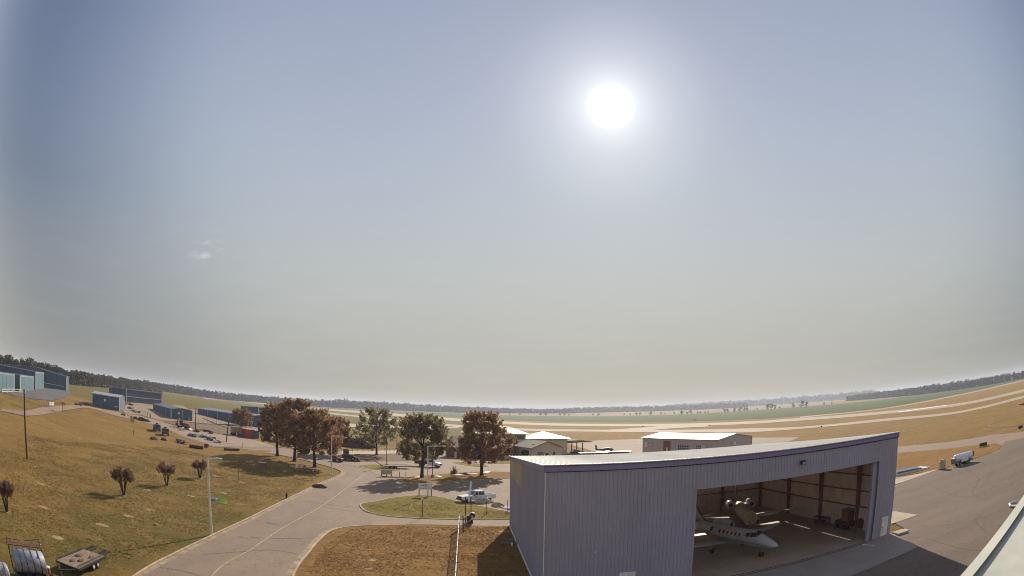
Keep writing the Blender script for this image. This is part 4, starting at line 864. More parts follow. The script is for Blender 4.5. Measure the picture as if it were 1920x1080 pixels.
street_light(802, 932, 797.5, 836, 'pale street light standing behind the white sign board on the grass island', 'pole_white', 2.4, r0=.13)
def lamp_post(px, py, topy, label):
    p = G3(px, py); h = hz(px, topy, p.x, p.y)-p.z; r = root('lamp_post', label, 'lamp post', p, 0, 'dark lamp posts in the parking lot')
    m = MB(); m.tube([(0, 0, .6), (0, 0, h)], .08, 8); m.build('pole', M['bronze'], r); m = MB(); m.tube([(0, 0, -.1), (0, 0, .75)], .32, 12); m.build('footing', M['kerb'], r)
    m = MB(); m.box((0, 0, h), (.7, .4, .2), bev=.03); m.build('lamp_head', M['bronze'], r)
lamp_post(725, 876, 821, 'dark lamp post behind the parked lowboy trailer'); lamp_post(698, 846, 818, 'dark lamp post behind the thin tree, by the soil heap')
lamp_post(811, 896, 852, 'dark lamp post with a round concrete footing next to the work truck'); lamp_post(1000, 862, 833, 'dark lamp post in front of the cream office building')
lamp_post(1077, 858, 842, 'short dark lamp post in front of the pavilion')
def utility_pole(px, py, tx, ty, label, cross=False):
    p = G3(px, py); h = hz(tx, ty, p.x, p.y)-p.z; d = ray(tx, ty); D = math.hypot(p.x, p.y); k = D/math.hypot(d[0], d[1]); tp = Vector((d[0]*k-p.x, d[1]*k-p.y, h))
    r = root('utility_pole', label, 'utility pole', p, 0, 'wooden utility poles'); m = MB(); m.tube([(0, 0, -.2), tp*.5, tp], [.17, .15, .12], 8); m.build('pole', M['wood_pole'], r)
    if cross: m = MB(); m.beam(tp+Vector((-.9, .3, -.25)), tp+Vector((.9, -.3, -.25)), .12, .14); m.build('crossarm', M['wood_pole'], r)
    else: m = MB(); m.tube([tp-Vector((0, 0, .5)), tp+Vector((.0, 0, .1))], .2, 8); m.build('pole_cap', M['grey'], r)
utility_pole(51, 860, 45.5, 731, 'tall wooden utility pole on the grass slope below the hilltop hangars', False)
utility_pole(367, 806, 366, 766, 'wooden utility pole behind the row of scrap, in front of the row hangars')
utility_pole(424, 829, 430.5, 779, 'leaning wooden utility pole near the ochre and red containers')
def billboard(px0, px1, py, topy, boty, label, text, mt='trim_white', posts=2):
    A = G3(px0, py); B = G3(px1, py); v = B-A; an = math.atan2(v.y, v.x); Ln = v.length; zt = hz(px0, topy, A.x, A.y)-A.z; zb = hz(px0, boty, A.x, A.y)-A.z
    r = root('sign_board', label, 'sign', A, an, None); m = MB(); m.box((Ln/2, 0, (zt+zb)/2), (Ln, .12, zt-zb), bev=.02); b = m.build('board', M[mt], r)
    for i in range(posts): m = MB(); x = .1+(Ln-.2)*i/(posts-1); m.box((x, .12, zt/2), (.14, .12, zt)); m.build('post', M['wood_pole'], r)
    if text:
        cu = bpy.data.curves.new('txt', 'FONT'); cu.body = text; cu.size = (zt-zb)*.36; cu.align_x = 'CENTER'; cu.extrude = .01
        t = bpy.data.objects.new('txt', cu); COL.objects.link(t); bpy.context.view_layer.update()
        me = bpy.data.meshes.new_from_object(t); bpy.data.objects.remove(t); o = bpy.data.objects.new('lettering', me); COL.objects.link(o); o.parent = b
        o.location = (Ln/2, -.075, zb+(zt-zb)*.55); o.rotation_euler = (rad(90), 0, 0); me.materials.clear(); me.materials.append(M['black'])
        m = MB(); m.box((Ln/2, -.07, zb+(zt-zb)*.08), (Ln*.95, .02, .06)); m.build('underline', M['grey'], b)
    return r
billboard(785, 810, 931.5, 906.5, 917.5, 'white sign board with dark capital letters on two posts, on the grass island', 'AECDA')
billboard(714.5, 735, 893.5, 881, 889.5, 'blank cream sign board on posts at the entrance of the parking lot', None, 'panel_tan', 3)
billboard(92, 101, 762, 754, 760, 'small blank pale sign beside the hill road below the hilltop apron', None, 'trim_white', 2)
r = root('road_barrier', 'orange barrier frame on two posts beside the hill road', 'barrier', G3(116, 772.5), rad(-20)); m = MB(); m.box((1.0, 0, 2.6), (3.4, .12, .45)); m.build('board', M['orange'], r)
for x in (.2, 1.6): m = MB(); m.box((x, .1, 1.35), (.12, .12, 2.7)); m.build('post', M['rust'], r)
def stake(px, py, ty, label, mt='bronze', rr=.05, name='marker_post', group=None, cap=None):
    p = G3(px, py); h = hz(px, ty, p.x, p.y)-p.z; r = root(name, label, 'post', p, 0, group); m = MB(); m.tube([(0, 0, -.1), (0, 0, h)], rr, 6); m.build('stake', M[mt], r)
    m = MB(); m.box((0, 0, .06), (.7, .5, .12), bev=.02); m.build('foot', M['kerb'], r)
    if cap: m = MB(); m.lump((0, 0, h), (.14, .14, .12), 1, 2, .1); m.build('cap', M[cap], r)
stake(447.5, 903, 882, 'thin brown stake in the grass left of the tree shadow', 'bronze', .04); stake(250.5, 816, 806, 'short dark stake with a stone at its foot on the upper slope', 'bronze', .06)
stake(792, 971, 936, 'slim dark standpipe with a pale foot at the front edge of the grass island', 'bronze', .05, cap='trim_white'); stake(455, 842, 830, 'thin stake beside the long concrete pipe near the yard', 'rust', .04)
stake(912.5, 965, 939, 'thin fence post on the grass island near the tan boulders', 'bronze', .05, group='thin fence posts'); stake(951, 964, 937, 'thin fence post next to the hangar corner and pale rocks', 'bronze', .05, group='thin fence posts')
stake(749, 896, 884, 'short dark post nearest to the blank cream sign', 'bronze', .06, group='posts at the lot entrance'); stake(761, 897, 884.5, 'short dark post between the cream sign and the broad tree', 'bronze', .05, group='posts at the lot entrance')
stake(65.5, 876, 850, 'leaning yellow guy-wire marker beside the tall utility pole', 'yellow', .035)
# chain link fence running towards the camera, barrier gate at its far end
fl = root('chain_link_fence', 'chain link fence with a pale top rail running from the gate towards the camera', 'fence', (0, 0, 0))
a = Vector((-5.9, 73.0, 0)); b = Vector((-3.6, 40.0, 0)); n = 11
m = MB(); m.tube([a+Vector((0, 0, 1.95)), b+Vector((0, 0, 1.95))], .045, 6); m.build('top_rail', M['trim_white'], fl)
for i in range(n+1): q = a+(b-a)*i/n; m = MB(); m.tube([q, q+Vector((0, 0, 2.05))], .04, 6); m.build('post', M['grey'], fl)
m = MB(); Lf = (b-a).length; d = (b-a)/Lf; k = int(Lf/.28)
for i in range(k):
    for s in (1, -1):
        x0 = Lf*i/k; x1 = x0+s*1.9
        if 0 <= x1 <= Lf: m.beam(a+d*x0+Vector((0, 0, .05)), a+d*x1+Vector((0, 0, 1.93)), .012)
m.build('wire_mesh', M['grey'], fl)
gt = root('barrier_gate', 'automatic barrier gate with a raised white arm and dark drive unit beside the driveway', 'gate', G3(879, 982), 0)
m = MB(); m.box((.15, 0, .55), (.75, .6, 1.1), bev=.06); m.wheel((.45, -.1, 1.15), .35, .2, 'y', 14); m.build('drive_unit', M['steel_dark'], gt)
for x in (-.45, .25): m = MB(); m.tube([(x, .3, 0), (x, .35, 3.6)], .06, 6); m.build('post', M['bronze'], gt)
m = MB(); m.beam((.0, -.2, 3.0), (.25, .5, 5.6), .22, .1); m.build('barrier_arm', M['white'], gt); m = MB(); m.box((.45, -.45, .9), (.25, .3, .5), bev=.05); m.build('control_box', M['trim_white'], gt); m = MB(); m.box((.5, -.3, 1.55), (.45, .3, .06)); m.build('rain_hood', M['trim_white'], gt)
gp = root('gate_panel', 'short leaning mesh gate panel at the driveway edge', 'gate', G3(868, 1000), rad(80))
m = MB()
for i in range(14): m.beam((i*.32, 0, .05), (i*.32, 0, 1.9), .025)
for z in (.05, 1.0, 1.9): m.beam((0, 0, z), (4.2, 0, z), .06)
m.build('mesh_panel', M['bronze'], gp); m = MB(); m.tube([(0, 0, 0), (0, 0, 2.2)], .06); m.build('post', M['bronze'], gp)
# perimeter fences near the row hangars and the hill road
def post_fence(name, label, pts, h, mt, rails=(.95,), n=10, w=.07):
    r = root(name, label, 'fence', (0, 0, 0)); P3 = [G3(*p) for p in pts]; seg = []
    for p, q in zip(P3, P3[1:]):
        for i in range(n): seg.append(p+(q-p)*i/n)
    seg.append(P3[-1]); seg = [Vector((s.x, s.y, H(s.x, s.y))) for s in seg]
    for s in seg: m = MB(); m.beam(s, s+Vector((0, 0, h)), w); m.build('post', M[mt], r)
    m = MB()
    for k in rails:
        for s, t in zip(seg, seg[1:]): m.beam(s+Vector((0, 0, h*k)), t+Vector((0, 0, h*k)), w*.5)
    m.build('wire', M[mt], r)
post_fence('wire_fence', 'thin wire fence between the yard and the row hangars', ((372, 793), (430, 797), (478, 803)), 2.0, 'grey', (.1, .5, .95), 7)
post_fence('wire_fence', 'thin wire fence along the bank of the hill road', ((58, 752), (84, 765), (100, 762)), 2.0, 'grey', (.5, .95), 5)
post_fence('wire_fence', 'low wire fence behind the soil heap and machinery', ((640, 849), (700, 847.5), (760, 848)), 1.4, 'bronze', (.95,), 6, .06)
post_fence('pipe_rail', 'low pipe rail beside the junk at the small navy shed', ((268, 777), (281, 781), (282, 784)), 1.3, 'bronze', (.95,), 3, .12)

# ------------------------------------------------------------------ vehicles
def wheels(r, xs, y, rad_, w, rim='grey'):
    for x in xs:
        for s in (-1, 1):
            m = MB(); m.wheel((x, s*y, rad_), rad_, w); o = m.build('wheel', M['tyre'], r); m = MB(); m.wheel((x, s*(y+.01), rad_), rad_*.58, w*1.02); m.build('rim', M[rim], o)
def pickup(label, loc, rz, body='white'):
    r = root('pickup_truck', label, 'pickup', loc, rz); L_ = 5.9
    m = MB()
    low = [(2.95, .55), (2.95, .95), (2.85, 1.08), (1.35, 1.20), (.95, 1.22), (-1.15, 1.22), (-1.2, 1.30), (-2.9, 1.30), (-2.95, .62), (-2.3, .52), (-2.28, .75), (-2.15, .92), (-1.85, .98), (-1.55, .92), (-1.40, .75), (-1.38, .5), (1.40, .5), (1.42, .75), (1.55, .92), (1.85, .98), (2.15, .92), (2.28, .75), (2.3, .52)]
    for s in (-1, 1): m.prism(low, s*.80, s*.97, 'y')
    m.prism([(2.93, .5), (2.95, .95), (2.85, 1.09), (1.1, 1.22), (1.0, .6)], -.81, .81, 'y'); m.prism([(1.0, .45), (1.0, 1.2), (-1.2, 1.2), (-1.2, .45)], -.81, .81, 'y'); m.box((-2.92, 0, .92), (.07, 1.62, .74)); m.box((-2.05, 0, .68), (1.75, 1.62, .06))
    m.build('body', M[body], r)
    cab = [[(1.15, -.84, 1.2), (1.15, .84, 1.2), (-1.18, .84, 1.2), (-1.18, -.84, 1.2)], [(.35, -.70, 1.86), (.35, .70, 1.86), (-1.02, .70, 1.86), (-1.02, -.70, 1.86)], [(.20, -.64, 1.92), (.20, .64, 1.92), (-.95, .64, 1.92), (-.95, -.64, 1.92)]]
    m = MB(); m.loft(cab); m.build('cab', M[body], r)
    def q(a, b, c, d): m = MB(); m.add([a, b, c, d], [(0, 1, 2, 3)]); return m
    q((1.09, -.72, 1.27), (1.09, .72, 1.27), (.42, .62, 1.83), (.42, -.62, 1.83)).build('windshield', M['glass'], r)
    q((-1.19, .7, 1.3), (-1.19, -.7, 1.3), (-1.07, -.6, 1.8), (-1.07, .6, 1.8)).build('rear_window', M['glass'], r)
    for s in (-1, 1):
        for x0, x1, x2, x3 in ((.92, .08, .08, .36), (.0, -.98, -.9, .0)):
            m = MB(); y = lambda z: s*(.855-(z-1.2)*.21); m.add([(x0, y(1.26), 1.26), (x1, y(1.26), 1.26), (x2, y(1.78), 1.78), (x3, y(1.78), 1.78)], [(0, 1, 2, 3) if s < 0 else (3, 2, 1, 0)]); m.build('side_window', M['glass'], r)
        m = MB(); m.box((.85, s*1.05, 1.32), (.16, .2, .22), bev=.02); m.build('mirror', M['black'], r)
        m = MB(); m.box((2.92, s*.72, .92), (.12, .34, .17)); m.build('headlight', M['silver'], r); m = MB(); m.box((-2.96, s*.86, 1.0), (.06, .16, .38)); m.build('tail_light', M['red'], r)
        m = MB(); m.box((.55, s*.975, .98), (.5, .015, .12)); m.build('door_decal', M['grey'], r)
    m = MB(); m.box((2.95, 0, .88), (.08, 1.1, .34)); m.build('grille', M['black'], r); m = MB(); m.box((2.98, 0, .56), (.2, 1.9, .2), bev=.04); m.build('bumper', M['black'], r)
    wheels(r, (1.86, -1.83), .83, .39, .26); return r
P_ = G3(893, 941); pickup('white crew-cab pickup parked in front of the grass island by the big hangar', P_, rad(212))
P_ = G3(808, 876); r = root('work_truck', 'white work truck with a dark bed, parked behind the broad tree', 'truck', P_, rad(-14))
m = MB(); m.prism([(2.6, .5), (2.6, 1.1), (1.5, 1.35), (1.1, 2.05), (-.4, 2.1), (-.5, .5)], -.92, .92, 'y'); m.build('cab', M['white'], r)
m = MB(); m.box((-2.3, 0, 1.2), (3.4, 2.1, .9), bev=.05); m.build('service_bed', M['rust'], r)
m = MB(); m.add([(1.46, -.8, 1.4), (1.46, .8, 1.4), (1.13, .75, 2.0), (1.13, -.75, 2.0)], [(0, 1, 2, 3)]); m.build('windshield', M['glass'], r)
for s in (-1, 1): m = MB(); m.box((.4, s*.93, 1.65), (1.1, .02, .5)); m.build('side_window', M['glass'], r)
m = MB(); m.box((2.62, 0, .85), (.1, 1.2, .4)); m.build('grille', M['black'], r); m = MB(); m.box((.4, 0, 2.16), (.3, 1.3, .12)); m.build('light_bar', M['red'], r); wheels(r, (1.7, -2.4), .86, .42, .28)
def flatbed(name, label, loc, rz, L_, W_, deck='plank', ramps=True, frame='steel_dark', hd=.75, upr=False, nw=2, group=None):
    r = root(name, label, 'trailer', loc, rz, group)
    m = MB(); k = 9
    for i in range(k): m.box((0, -W_/2+W_*(i+.5)/k, hd), (L_, W_/k*.94, .05))
    m.build('deck', M[deck], r)
    m = MB()
    for s in (-1, 1): m.box((0, s*(W_/2+.04), hd-.05), (L_+.1, .09, .2)); m.beam((-L_/2, s*W_*.45, hd+.2), (L_/2, s*W_*.47, hd+.2), .05) if ramps else None
    for i in range(6): m.box((-L_/2+L_*i/5, 0, hd-.12), (.09, W_, .12))
    m.beam((L_/2, W_*.4, hd-.12), (L_/2+1.5, 0, hd-.15), .12); m.beam((L_/2, -W_*.4, hd-.12), (L_/2+1.5, 0, hd-.15), .12); m.build('frame', M[frame], r)
    m = MB(); m.tube([(L_/2+1.3, 0, 0), (L_/2+1.3, 0, hd)], .05); m.build('jack', M['grey'], r)
    if ramps:
        for s in (-1, 1):
            m = MB()
            for t in (-.28, .28): m.beam((-L_/2, s*W_*.3+t, hd), (-L_/2-1.5, s*W_*.3+t, hd+(.9 if upr else .1)), .07, .12)
            for i in range(5): m.beam((-L_/2-.25-i*.28, s*W_*.3-.28, hd+.02+(.15+.17*i if upr else .02*i)), (-L_/2-.25-i*.28, s*W_*.3+.28, hd+.02+(.15+.17*i if upr else .02*i)), .05)
            m.build('ramp', M[frame], r)
    for i in range(nw):
        for s in (-1, 1): m = MB(); x = -.2-.85*i; m.wheel((x, s*(W_/2-.12), .36), .36, .22); o = m.build('wheel', M['tyre'], r); m = MB(); m.wheel((x, s*(W_/2-.10), .36), .17, .23); m.build('rim', M['trim_white'], o)
    return r
a = G3(120, 1063, .7); b = G3(182, 1035, .7); v = b-a; fb = flatbed('flatbed_trailer', 'flatbed equipment trailer with a worn plank deck and two loading ramps on the grass', (a.x+v.x*.5, a.y+v.y*.5, 0), math.atan2(v.y, v.x)+math.pi, 5.3, 2.4)
for i_, (dx_, dy_, s_) in enumerate(((.6, .3, .5), (-.5, -.5, .6), (1.4, -.2, .4), (-1.2, .5, .45))):
    m = MB(); m.lump((dx_, dy_, .77), (s_, s_*.5, .12), i_, 2, .6); m.build('deck_debris', M['soil'], fb)
tk = root('tank_trailer', 'pale strapped liquid tank on a dark trailer frame, beside the flatbed trailer', 'tank trailer', G3(62, 1086), rad(60))
m = MB(); rings = []
for x in (-1.45, -1.4, 1.4, 1.45):
    k = .90 if abs(x) > 1.42 else 1; rings.append([(x, .9*k*math.cos(t), 1.35+.85*k*math.sin(t)) for t in [2*math.pi*i/28 for i in range(28)]])
m.loft(rings); tb = m.build('tank', M['tank_poly'], tk, True)
for x in (-.95, -.35, .3, .95):
    m = MB(); m.tube([(x, .92*math.cos(t), 1.35+.87*math.sin(t)) for t in [2*math.pi*i/28 for i in range(29)]], .03, 5, False); m.build('strap', M['steel_dark'], tb)
m = MB(); m.tube([(-.1, .25, 2.13), (-.1, .25, 2.22)], .24, 16); m.build('tank_lid', M['grey'], tb)
for x in (-.35, .55): m = MB(); m.wheel((x, -.9, .55), .3, .2); m.build('wheel', M['tyre'], tk)
m = MB(); m.box((0, 0, .42), (3.3, 1.9, .14)); m.box((0, .95, 1.3), (3.3, .06, .1)); 
for x in (-1.62, 1.62): m.box((x, .95, 1.3), (.08, .08, 1.9))
m.build('frame', M['steel_dark'], tk)
m = MB(); m.box((0, 1.25, 2.25), (3.3, .95, .06)); m.beam((-1.6, 1.3, 2.55), (-.3, 1.35, 2.5), .05); m.beam((.1, 1.35, 2.5), (1.6, 1.3, 2.75), .05); m.box((-1.6, 1.3, 2.4), (.05, .05, .4)); m.box((1.6, 1.3, 2.5), (.05, .05, .5)); m.build('rack', M['rust'], tk)
t2 = root('water_tank', 'pale rounded plastic tank at the left edge, next to the strapped tank', 'tank', G3(2, 1092), rad(62))
m = MB(); m.loft([[(x, .72*k*math.cos(t), .8+.72*k*math.sin(t)) for t in [2*math.pi*i/24 for i in range(24)]] for x, k in ((-1.2, .8), (-1.05, .97), (-.9, 1), (.75, 1), (.9, .97), (1.02, .8))]); tb = m.build('shell', M['tank_poly'], t2, True)
for x in (-.4, .2, .7): m = MB(); m.tube([(x, .74*math.cos(t), .8+.74*math.sin(t)) for t in [2*math.pi*i/24 for i in range(25)]], .03, 5, False); m.build('rib', M['panel_tan'], tb)
m = MB(); m.box((0, 0, .1), (2.2, 1.2, .2)); m.build('cradle', M['steel_dark'], t2)
p = G3(92, 1078); r = root('water_cooler', 'red drinks cooler with a white lid beside the trailer tongue', 'cooler', p, 0); m = MB(); m.tube([(0, 0, .1), (0, 0, .5)], [.18, .2], 14); m.build('body', M['orange'], r); m = MB(); m.tube([(0, 0, .5), (0, 0, .56), (0, 0, .6)], [.21, .2, .08], 14); m.build('lid', M['trim_white'], r); r.scale = (1.2,)*3
a = G3(716, 878); b = G3(766, 879); v = b-a; flatbed('lowboy_trailer', 'low dark equipment trailer with an upright ramp, parked behind the cream sign', ((a.x+b.x)/2, (a.y+b.y)/2, .03), math.atan2(v.y, v.x), 6.6, 2.3, 'grey', True, 'rust', .7, True)
# heavy machines
def dump_truck(label, px, py, rz, mt='blue'):
    p = G3(px, py); r = root('dump_truck', label, 'truck', p, rz, 'dark trucks parked on the gravel yard')
    m = MB(); m.box((1.7, 0, 1.25), (1.5, 1.9, 1.5), bev=.15); m.build('cab', M[mt], r); m = MB(); m.box((1.9, 0, 1.65), (1.15, 1.93, .5)); m.build('side_glass', M['glass'], r)
    m = MB(); m.prism([(-2.2, .9), (.8, .85), (.9, 1.75), (-2.4, 1.7)], -1, 1, 'y'); m.build('dump_body', M['grey'], r); m = MB(); m.box((.75, 0, 2.0), (.25, .7, .7), bev=.05); m.build('stack', M['black'], r); wheels(r, (1.8, -1.0, -1.8), .85, .42, .3)
dump_truck('dark blue dump truck on the gravel yard, the one farther up the slope', 294, 808, rad(-50)); dump_truck('dark blue dump truck with a pale hood, nearest to the grass bank', 310, 816, rad(-55))
p = G3(343, 803); r = root('excavator', 'rust-brown excavator with its arm bent down, in front of the row hangar', 'excavator', p, rad(165))
m = MB()
for s in (-1, 1): m.prism([(-1.5, .1), (1.5, .1), (1.75, .4), (1.5, .75), (-1.5, .75), (-1.75, .4)], s*.9-.22, s*.9+.22, 'y')
m.build('track', M['black'], r); m = MB(); m.box((-.5, 0, 1.35), (2.3, 1.9, .9), bev=.1); m.build('body', M['rust'], r); m = MB(); m.box((.35, .5, 1.75), (1.0, .8, 1.5), bev=.06); m.build('cab', M['rust'], r)
m = MB(); m.beam((.6, -.2, 1.3), (2.4, -.2, 3.0), .3, .35); m.beam((2.4, -.2, 3.0), (3.3, -.2, 1.3), .25, .25); m.build('arm', M['steel_red'], r); m = MB(); m.prism([(3.1, 1.4), (3.7, 1.3), (3.6, .5), (3.0, .6)], -.6, .2, 'y'); m.build('bucket', M['rust'], r)
p = G3(351, 806); r = root('skid_loader', 'brown loader with a low bucket beside the excavator', 'loader', p, rad(-10)); m = MB(); m.box((-.3, 0, .85), (2.0, 1.5, .8), bev=.1); m.build('body', M['rust'], r); m = MB(); m.box((-.3, 0, 1.6), (1.1, 1.2, .9), bev=.05); m.build('cab', M['steel_red'], r); m = MB(); m.prism([(1.2, .15), (2.0, .1), (1.9, .2), (1.3, .75)], -.9, .9, 'y'); m.build('bucket', M['steel_dark'], r); wheels(r, (.4, -.9), .75, .38, .3)
p = G3(657, 864); r = root('wheel_loader', 'old rust-red wheel loader with a square cab in the mulch behind the junction', 'loader', p, rad(12)); m = MB(); m.box((-.6, 0, 1.1), (3.0, 1.5, 1.0), bev=.1); m.build('body', M['rust'], r); m = MB(); m.box((-1.1, 0, 2.3), (1.5, 1.4, 1.5), bev=.05); cb_ = m.build('cab', M['steel_red'], r); m = MB(); m.box((-1.1, -.73, 2.45), (1.1, .03, .9)); m.build('cab_window', M['glass'], cb_)
m = MB(); m.prism([(1.6, .2), (2.7, .2), (2.5, .35), (1.8, 1.3)], -1.1, 1.1, 'y'); m.build('bucket', M['rust'], r); m = MB(); m.beam((0, -.6, 1.6), (1.9, -.7, .8), .2); m.beam((0, .6, 1.6), (1.9, .7, .8), .2); m.build('lift_arm', M['steel_red'], r); wheels(r, (.7, -1.6), .85, .62, .4)
p = G3(632, 866); r = root('utility_cart', 'low rust-red cart beside the wheel loader', 'cart', p, rad(-8)); m = MB(); m.box((0, 0, .8), (3.0, 1.4, .55), bev=.08); m.build('body', M['steel_red'], r); m = MB(); m.prism([(-1.2, 1.05), (.2, 1.05), (0, 1.6), (-1.0, 1.6)], -.6, .6, 'y'); m.build('hood', M['rust'], r); wheels(r, (.9, -.9), .7, .38, .25)
# containers
def container(label, px, py, px2, py2, mt, h=2.6, w=2.4, Ly=6, name='shipping_container'):
    A, an, Ln = ab((px, py), (px2, py2)); r = root(name, label, 'container', (A[0], A[1], H(*A)), an, 'containers beside the round tree')
    m = MB(); corr(m, (0, 0, 0), (w, 0, 0), .1, h, h, (0, -1, 0), .4, .05); corr(m, (w, 0, 0), (w, Ly, 0), .1, h, h, (1, 0, 0), .4, .05); corr(m, (w, Ly, 0), (0, Ly, 0), .1, h, h, (0, 1, 0), .4, .05); corr(m, (0, Ly, 0), (0, 0, 0), .1, h, h, (-1, 0, 0), .4, .05); m.build('shell', M[mt], r)
    m = MB(); m.box((w/2, Ly/2, h+.03), (w+.12, Ly+.12, .08)); m.build('roof', M[mt] if mt != 'red' else M['orange'], r)
    m = MB()
    for s in (.3, .7): m.tube([(w*s, -.09, .2), (w*s, -.09, h-.1)], .03, 5)
    m.build('lock_bar', M['grey'], r)
    for x in (0, w):
        for y in (0, Ly): m = MB(); m.box((x, y, h/2), (.16, .16, h)); m.build('corner_post', M[mt], r)
    return r
container('red shipping container with a pale red roof, between the ochre box and the blue container', 464, 821.5, 475, 822.5, 'red', 2.7, 2.5, 7); container('dark blue shipping container at the right end of the row, under the big tree', 477, 823, 486, 823, 'blue', 2.5, 2.4, 7)
p = G3(436, 816.5); a = G3(455, 818.5); v = a-p; r = root('box_trailer', 'tan and ochre box trailer raised on wheels next to the red container', 'trailer', p, math.atan2(v.y, v.x)); Lb = v.length*.95
m = MB(); m.box((Lb*.3, 1.2, 1.9), (Lb*.58, 2.3, 2.0), bev=.03); m.build('box', M['tan_box'], r); m = MB(); m.box((Lb*.79, 1.2, 1.75), (Lb*.4, 2.35, 2.2), bev=.03); m.build('front_box', M['yellow'], r); m = MB(); m.box((Lb*.5, 1.2, .82), (Lb*1.02, 1.6, .16)); m.build('chassis', M['steel_dark'], r)
for x in (.12, .25): 
    for y in (.2, 2.2): m = MB(); m.wheel((Lb*x, y, .45), .45, .25); m.build('wheel', M['tyre'], r)
# airside equipment at the right
a = G3(1785, 877); b = G3(1822, 866.5); v = b-a; Lt = v.length; r = root('fuel_trailer', 'white refuelling tank trailer parked on the grass edge of the apron', 'tank trailer', a, math.atan2(v.y, v.x))
m = MB(); m.loft([[(x, .78*k*math.cos(t), 1.5+.75*k*math.sin(t)) for t in [2*math.pi*i/24 for i in range(24)]] for x, k in ((.6, .75), (.72, .96), (1.0, 1), (Lt-.9, 1), (Lt-.5, .96), (Lt-.35, .7))]); tb = m.build('tank', M['white'], r, True)
m = MB(); m.box((Lt/2, 0, .7), (Lt-.4, 1.2, .25)); m.build('chassis', M['grey'], r); m = MB(); m.box((Lt*.5, -.8, 1.0), (Lt*.35, .25, .55), bev=.03); m.build('cabinet', M['white'], r); m = MB(); m.box((.3, 0, 1.2), (.5, 1.3, .9), bev=.05); m.build('pump_box', M['grey'], r)
m = MB(); m.box((Lt-.1, 0, 1.6), (.4, 1.0, 1.0), bev=.05); m.build('hose_cabinet', M['black'], r); wheels(r, (Lt*.3, Lt*.62, Lt*.74), .65, .42, .25)
r = root('storage_bin', 'cream rounded storage bin next to the refuelling trailer', 'bin', G3(1766, 881), rad(30)); m = MB(); m.box((0, 0, .95), (1.5, 1.2, 1.7), bev=.22); m.build('body', M['panel_tan'], r); m = MB(); m.box((0, 0, .08), (1.7, 1.4, .16)); m.build('pallet', M['plank'], r); m = MB(); m.box((0, 0, 1.86), (1.1, .8, .12), bev=.04); m.build('lid', M['stone'], r)
a = G3(1684, 893); b = G3(1743, 879); v = b-a; r = root('tarp_stack', 'low stack of white panels under a dark blue tarp by the apron edge', 'stack', a, math.atan2(v.y, v.x)); Lt = v.length
m = MB(); m.box((Lt*.5, 1.7, .22), (Lt, 3.4, .32)); m.build('panel_stack', M['trim_white'], r); m = MB(); m.prism([(0, .40), (Lt*.8, .40), (Lt*.72, .62), (.2, .75)], .3, 2.7, 'y'); m.build('tarp', M['tarp_blue'], r)
r = root('equipment_box', 'flat black equipment box with pale feet on the grass beyond the refuelling trailer', 'box', G3(1843, 838.5), rad(-30)); m = MB(); m.box((0, 0, .65), (2.2, .8, .75), bev=.04); m.build('cabinet', M['black'], r)
for s in (-1, 1): m = MB(); m.box((s*1.2, 0, .12), (.7, .9, .24)); m.build('foot', M['kerb'], r)
r = root('airfield_sign', 'small dark airfield sign at the right edge beside the apron', 'sign', G3(1913, 806), rad(-50)); m = MB(); m.box((0, 0, .75), (1.6, .25, .8), bev=.04); m.build('panel', M['black'], r); m = MB(); m.box((0, 0, .2), (.2, .2, .4)); m.build('leg', M['grey'], r)
p = G3(1921, 772); r = root('windsock', 'faded red windsock on a thin mast in the dry grass at the right edge', 'windsock', p, 0); zt = hz(1921, 758, p.x, p.y)-p.z
m = MB(); m.tube([(0, 0, 0), (0, 0, zt+.3)], .06, 6); m.build('mast', M['pole_white'], r); d = Vector((-math.cos(azx(1920, 757)), math.sin(azx(1920, 757)), 0)); m = MB(); m.tube([(0, 0, zt), d*1.2+Vector((0, 0, zt+.15)), d*3.0+Vector((0, 0, zt+.35))], [.5, .42, .22], 12); m.build('sock', M['red'], r, True)
tbx = root('tow_bar', 'white aircraft tow bar lying bent on the dark apron near the camera building', 'tow bar', (0, 0, .09))
m = MB(); a, b, c, d = [G3(*q, .2) for q in ((1903, 941.5), (1892, 946), (1894.5, 950), (1922, 949.5))]; m.tube([a, b], .16, 8); m.tube([b, c], .14, 8); m.build('head', M['trim_white'], tbx); m = MB(); m.beam(c, d, .42, .16); m.build('bar', M['trim_white'], tbx)
# far airfield bits
for i, (x, y, lb) in enumerate(((1303, 788.5, 'tiny pale glide slope shelter in the crop field beyond the runway'), (1205, 800.5, 'small dark airfield light box between runway and taxiway, left of the connector'), (1330, 798.5, 'small dark light box on the runway shoulder above the connector'), (1540, 801, 'small dark light box in the grass above the taxiway'))):
    p = G3(x, y); s = 1.6 if i == 0 else .7; r = root('runway_light_box' if i else 'equipment_shelter', lb, 'light box' if i else 'shelter', p, 0); m = MB(); m.box((0, 0, s*.6), (s*(2.2 if i == 0 else 1), s, s*1.1), bev=.05); m.build('cabinet', M['trim_white' if i == 0 else 'black'], r); m = MB(); m.box((0, 0, .06), (s*1.8, s*1.5, .12)); m.build('pad', M['kerb'], r)
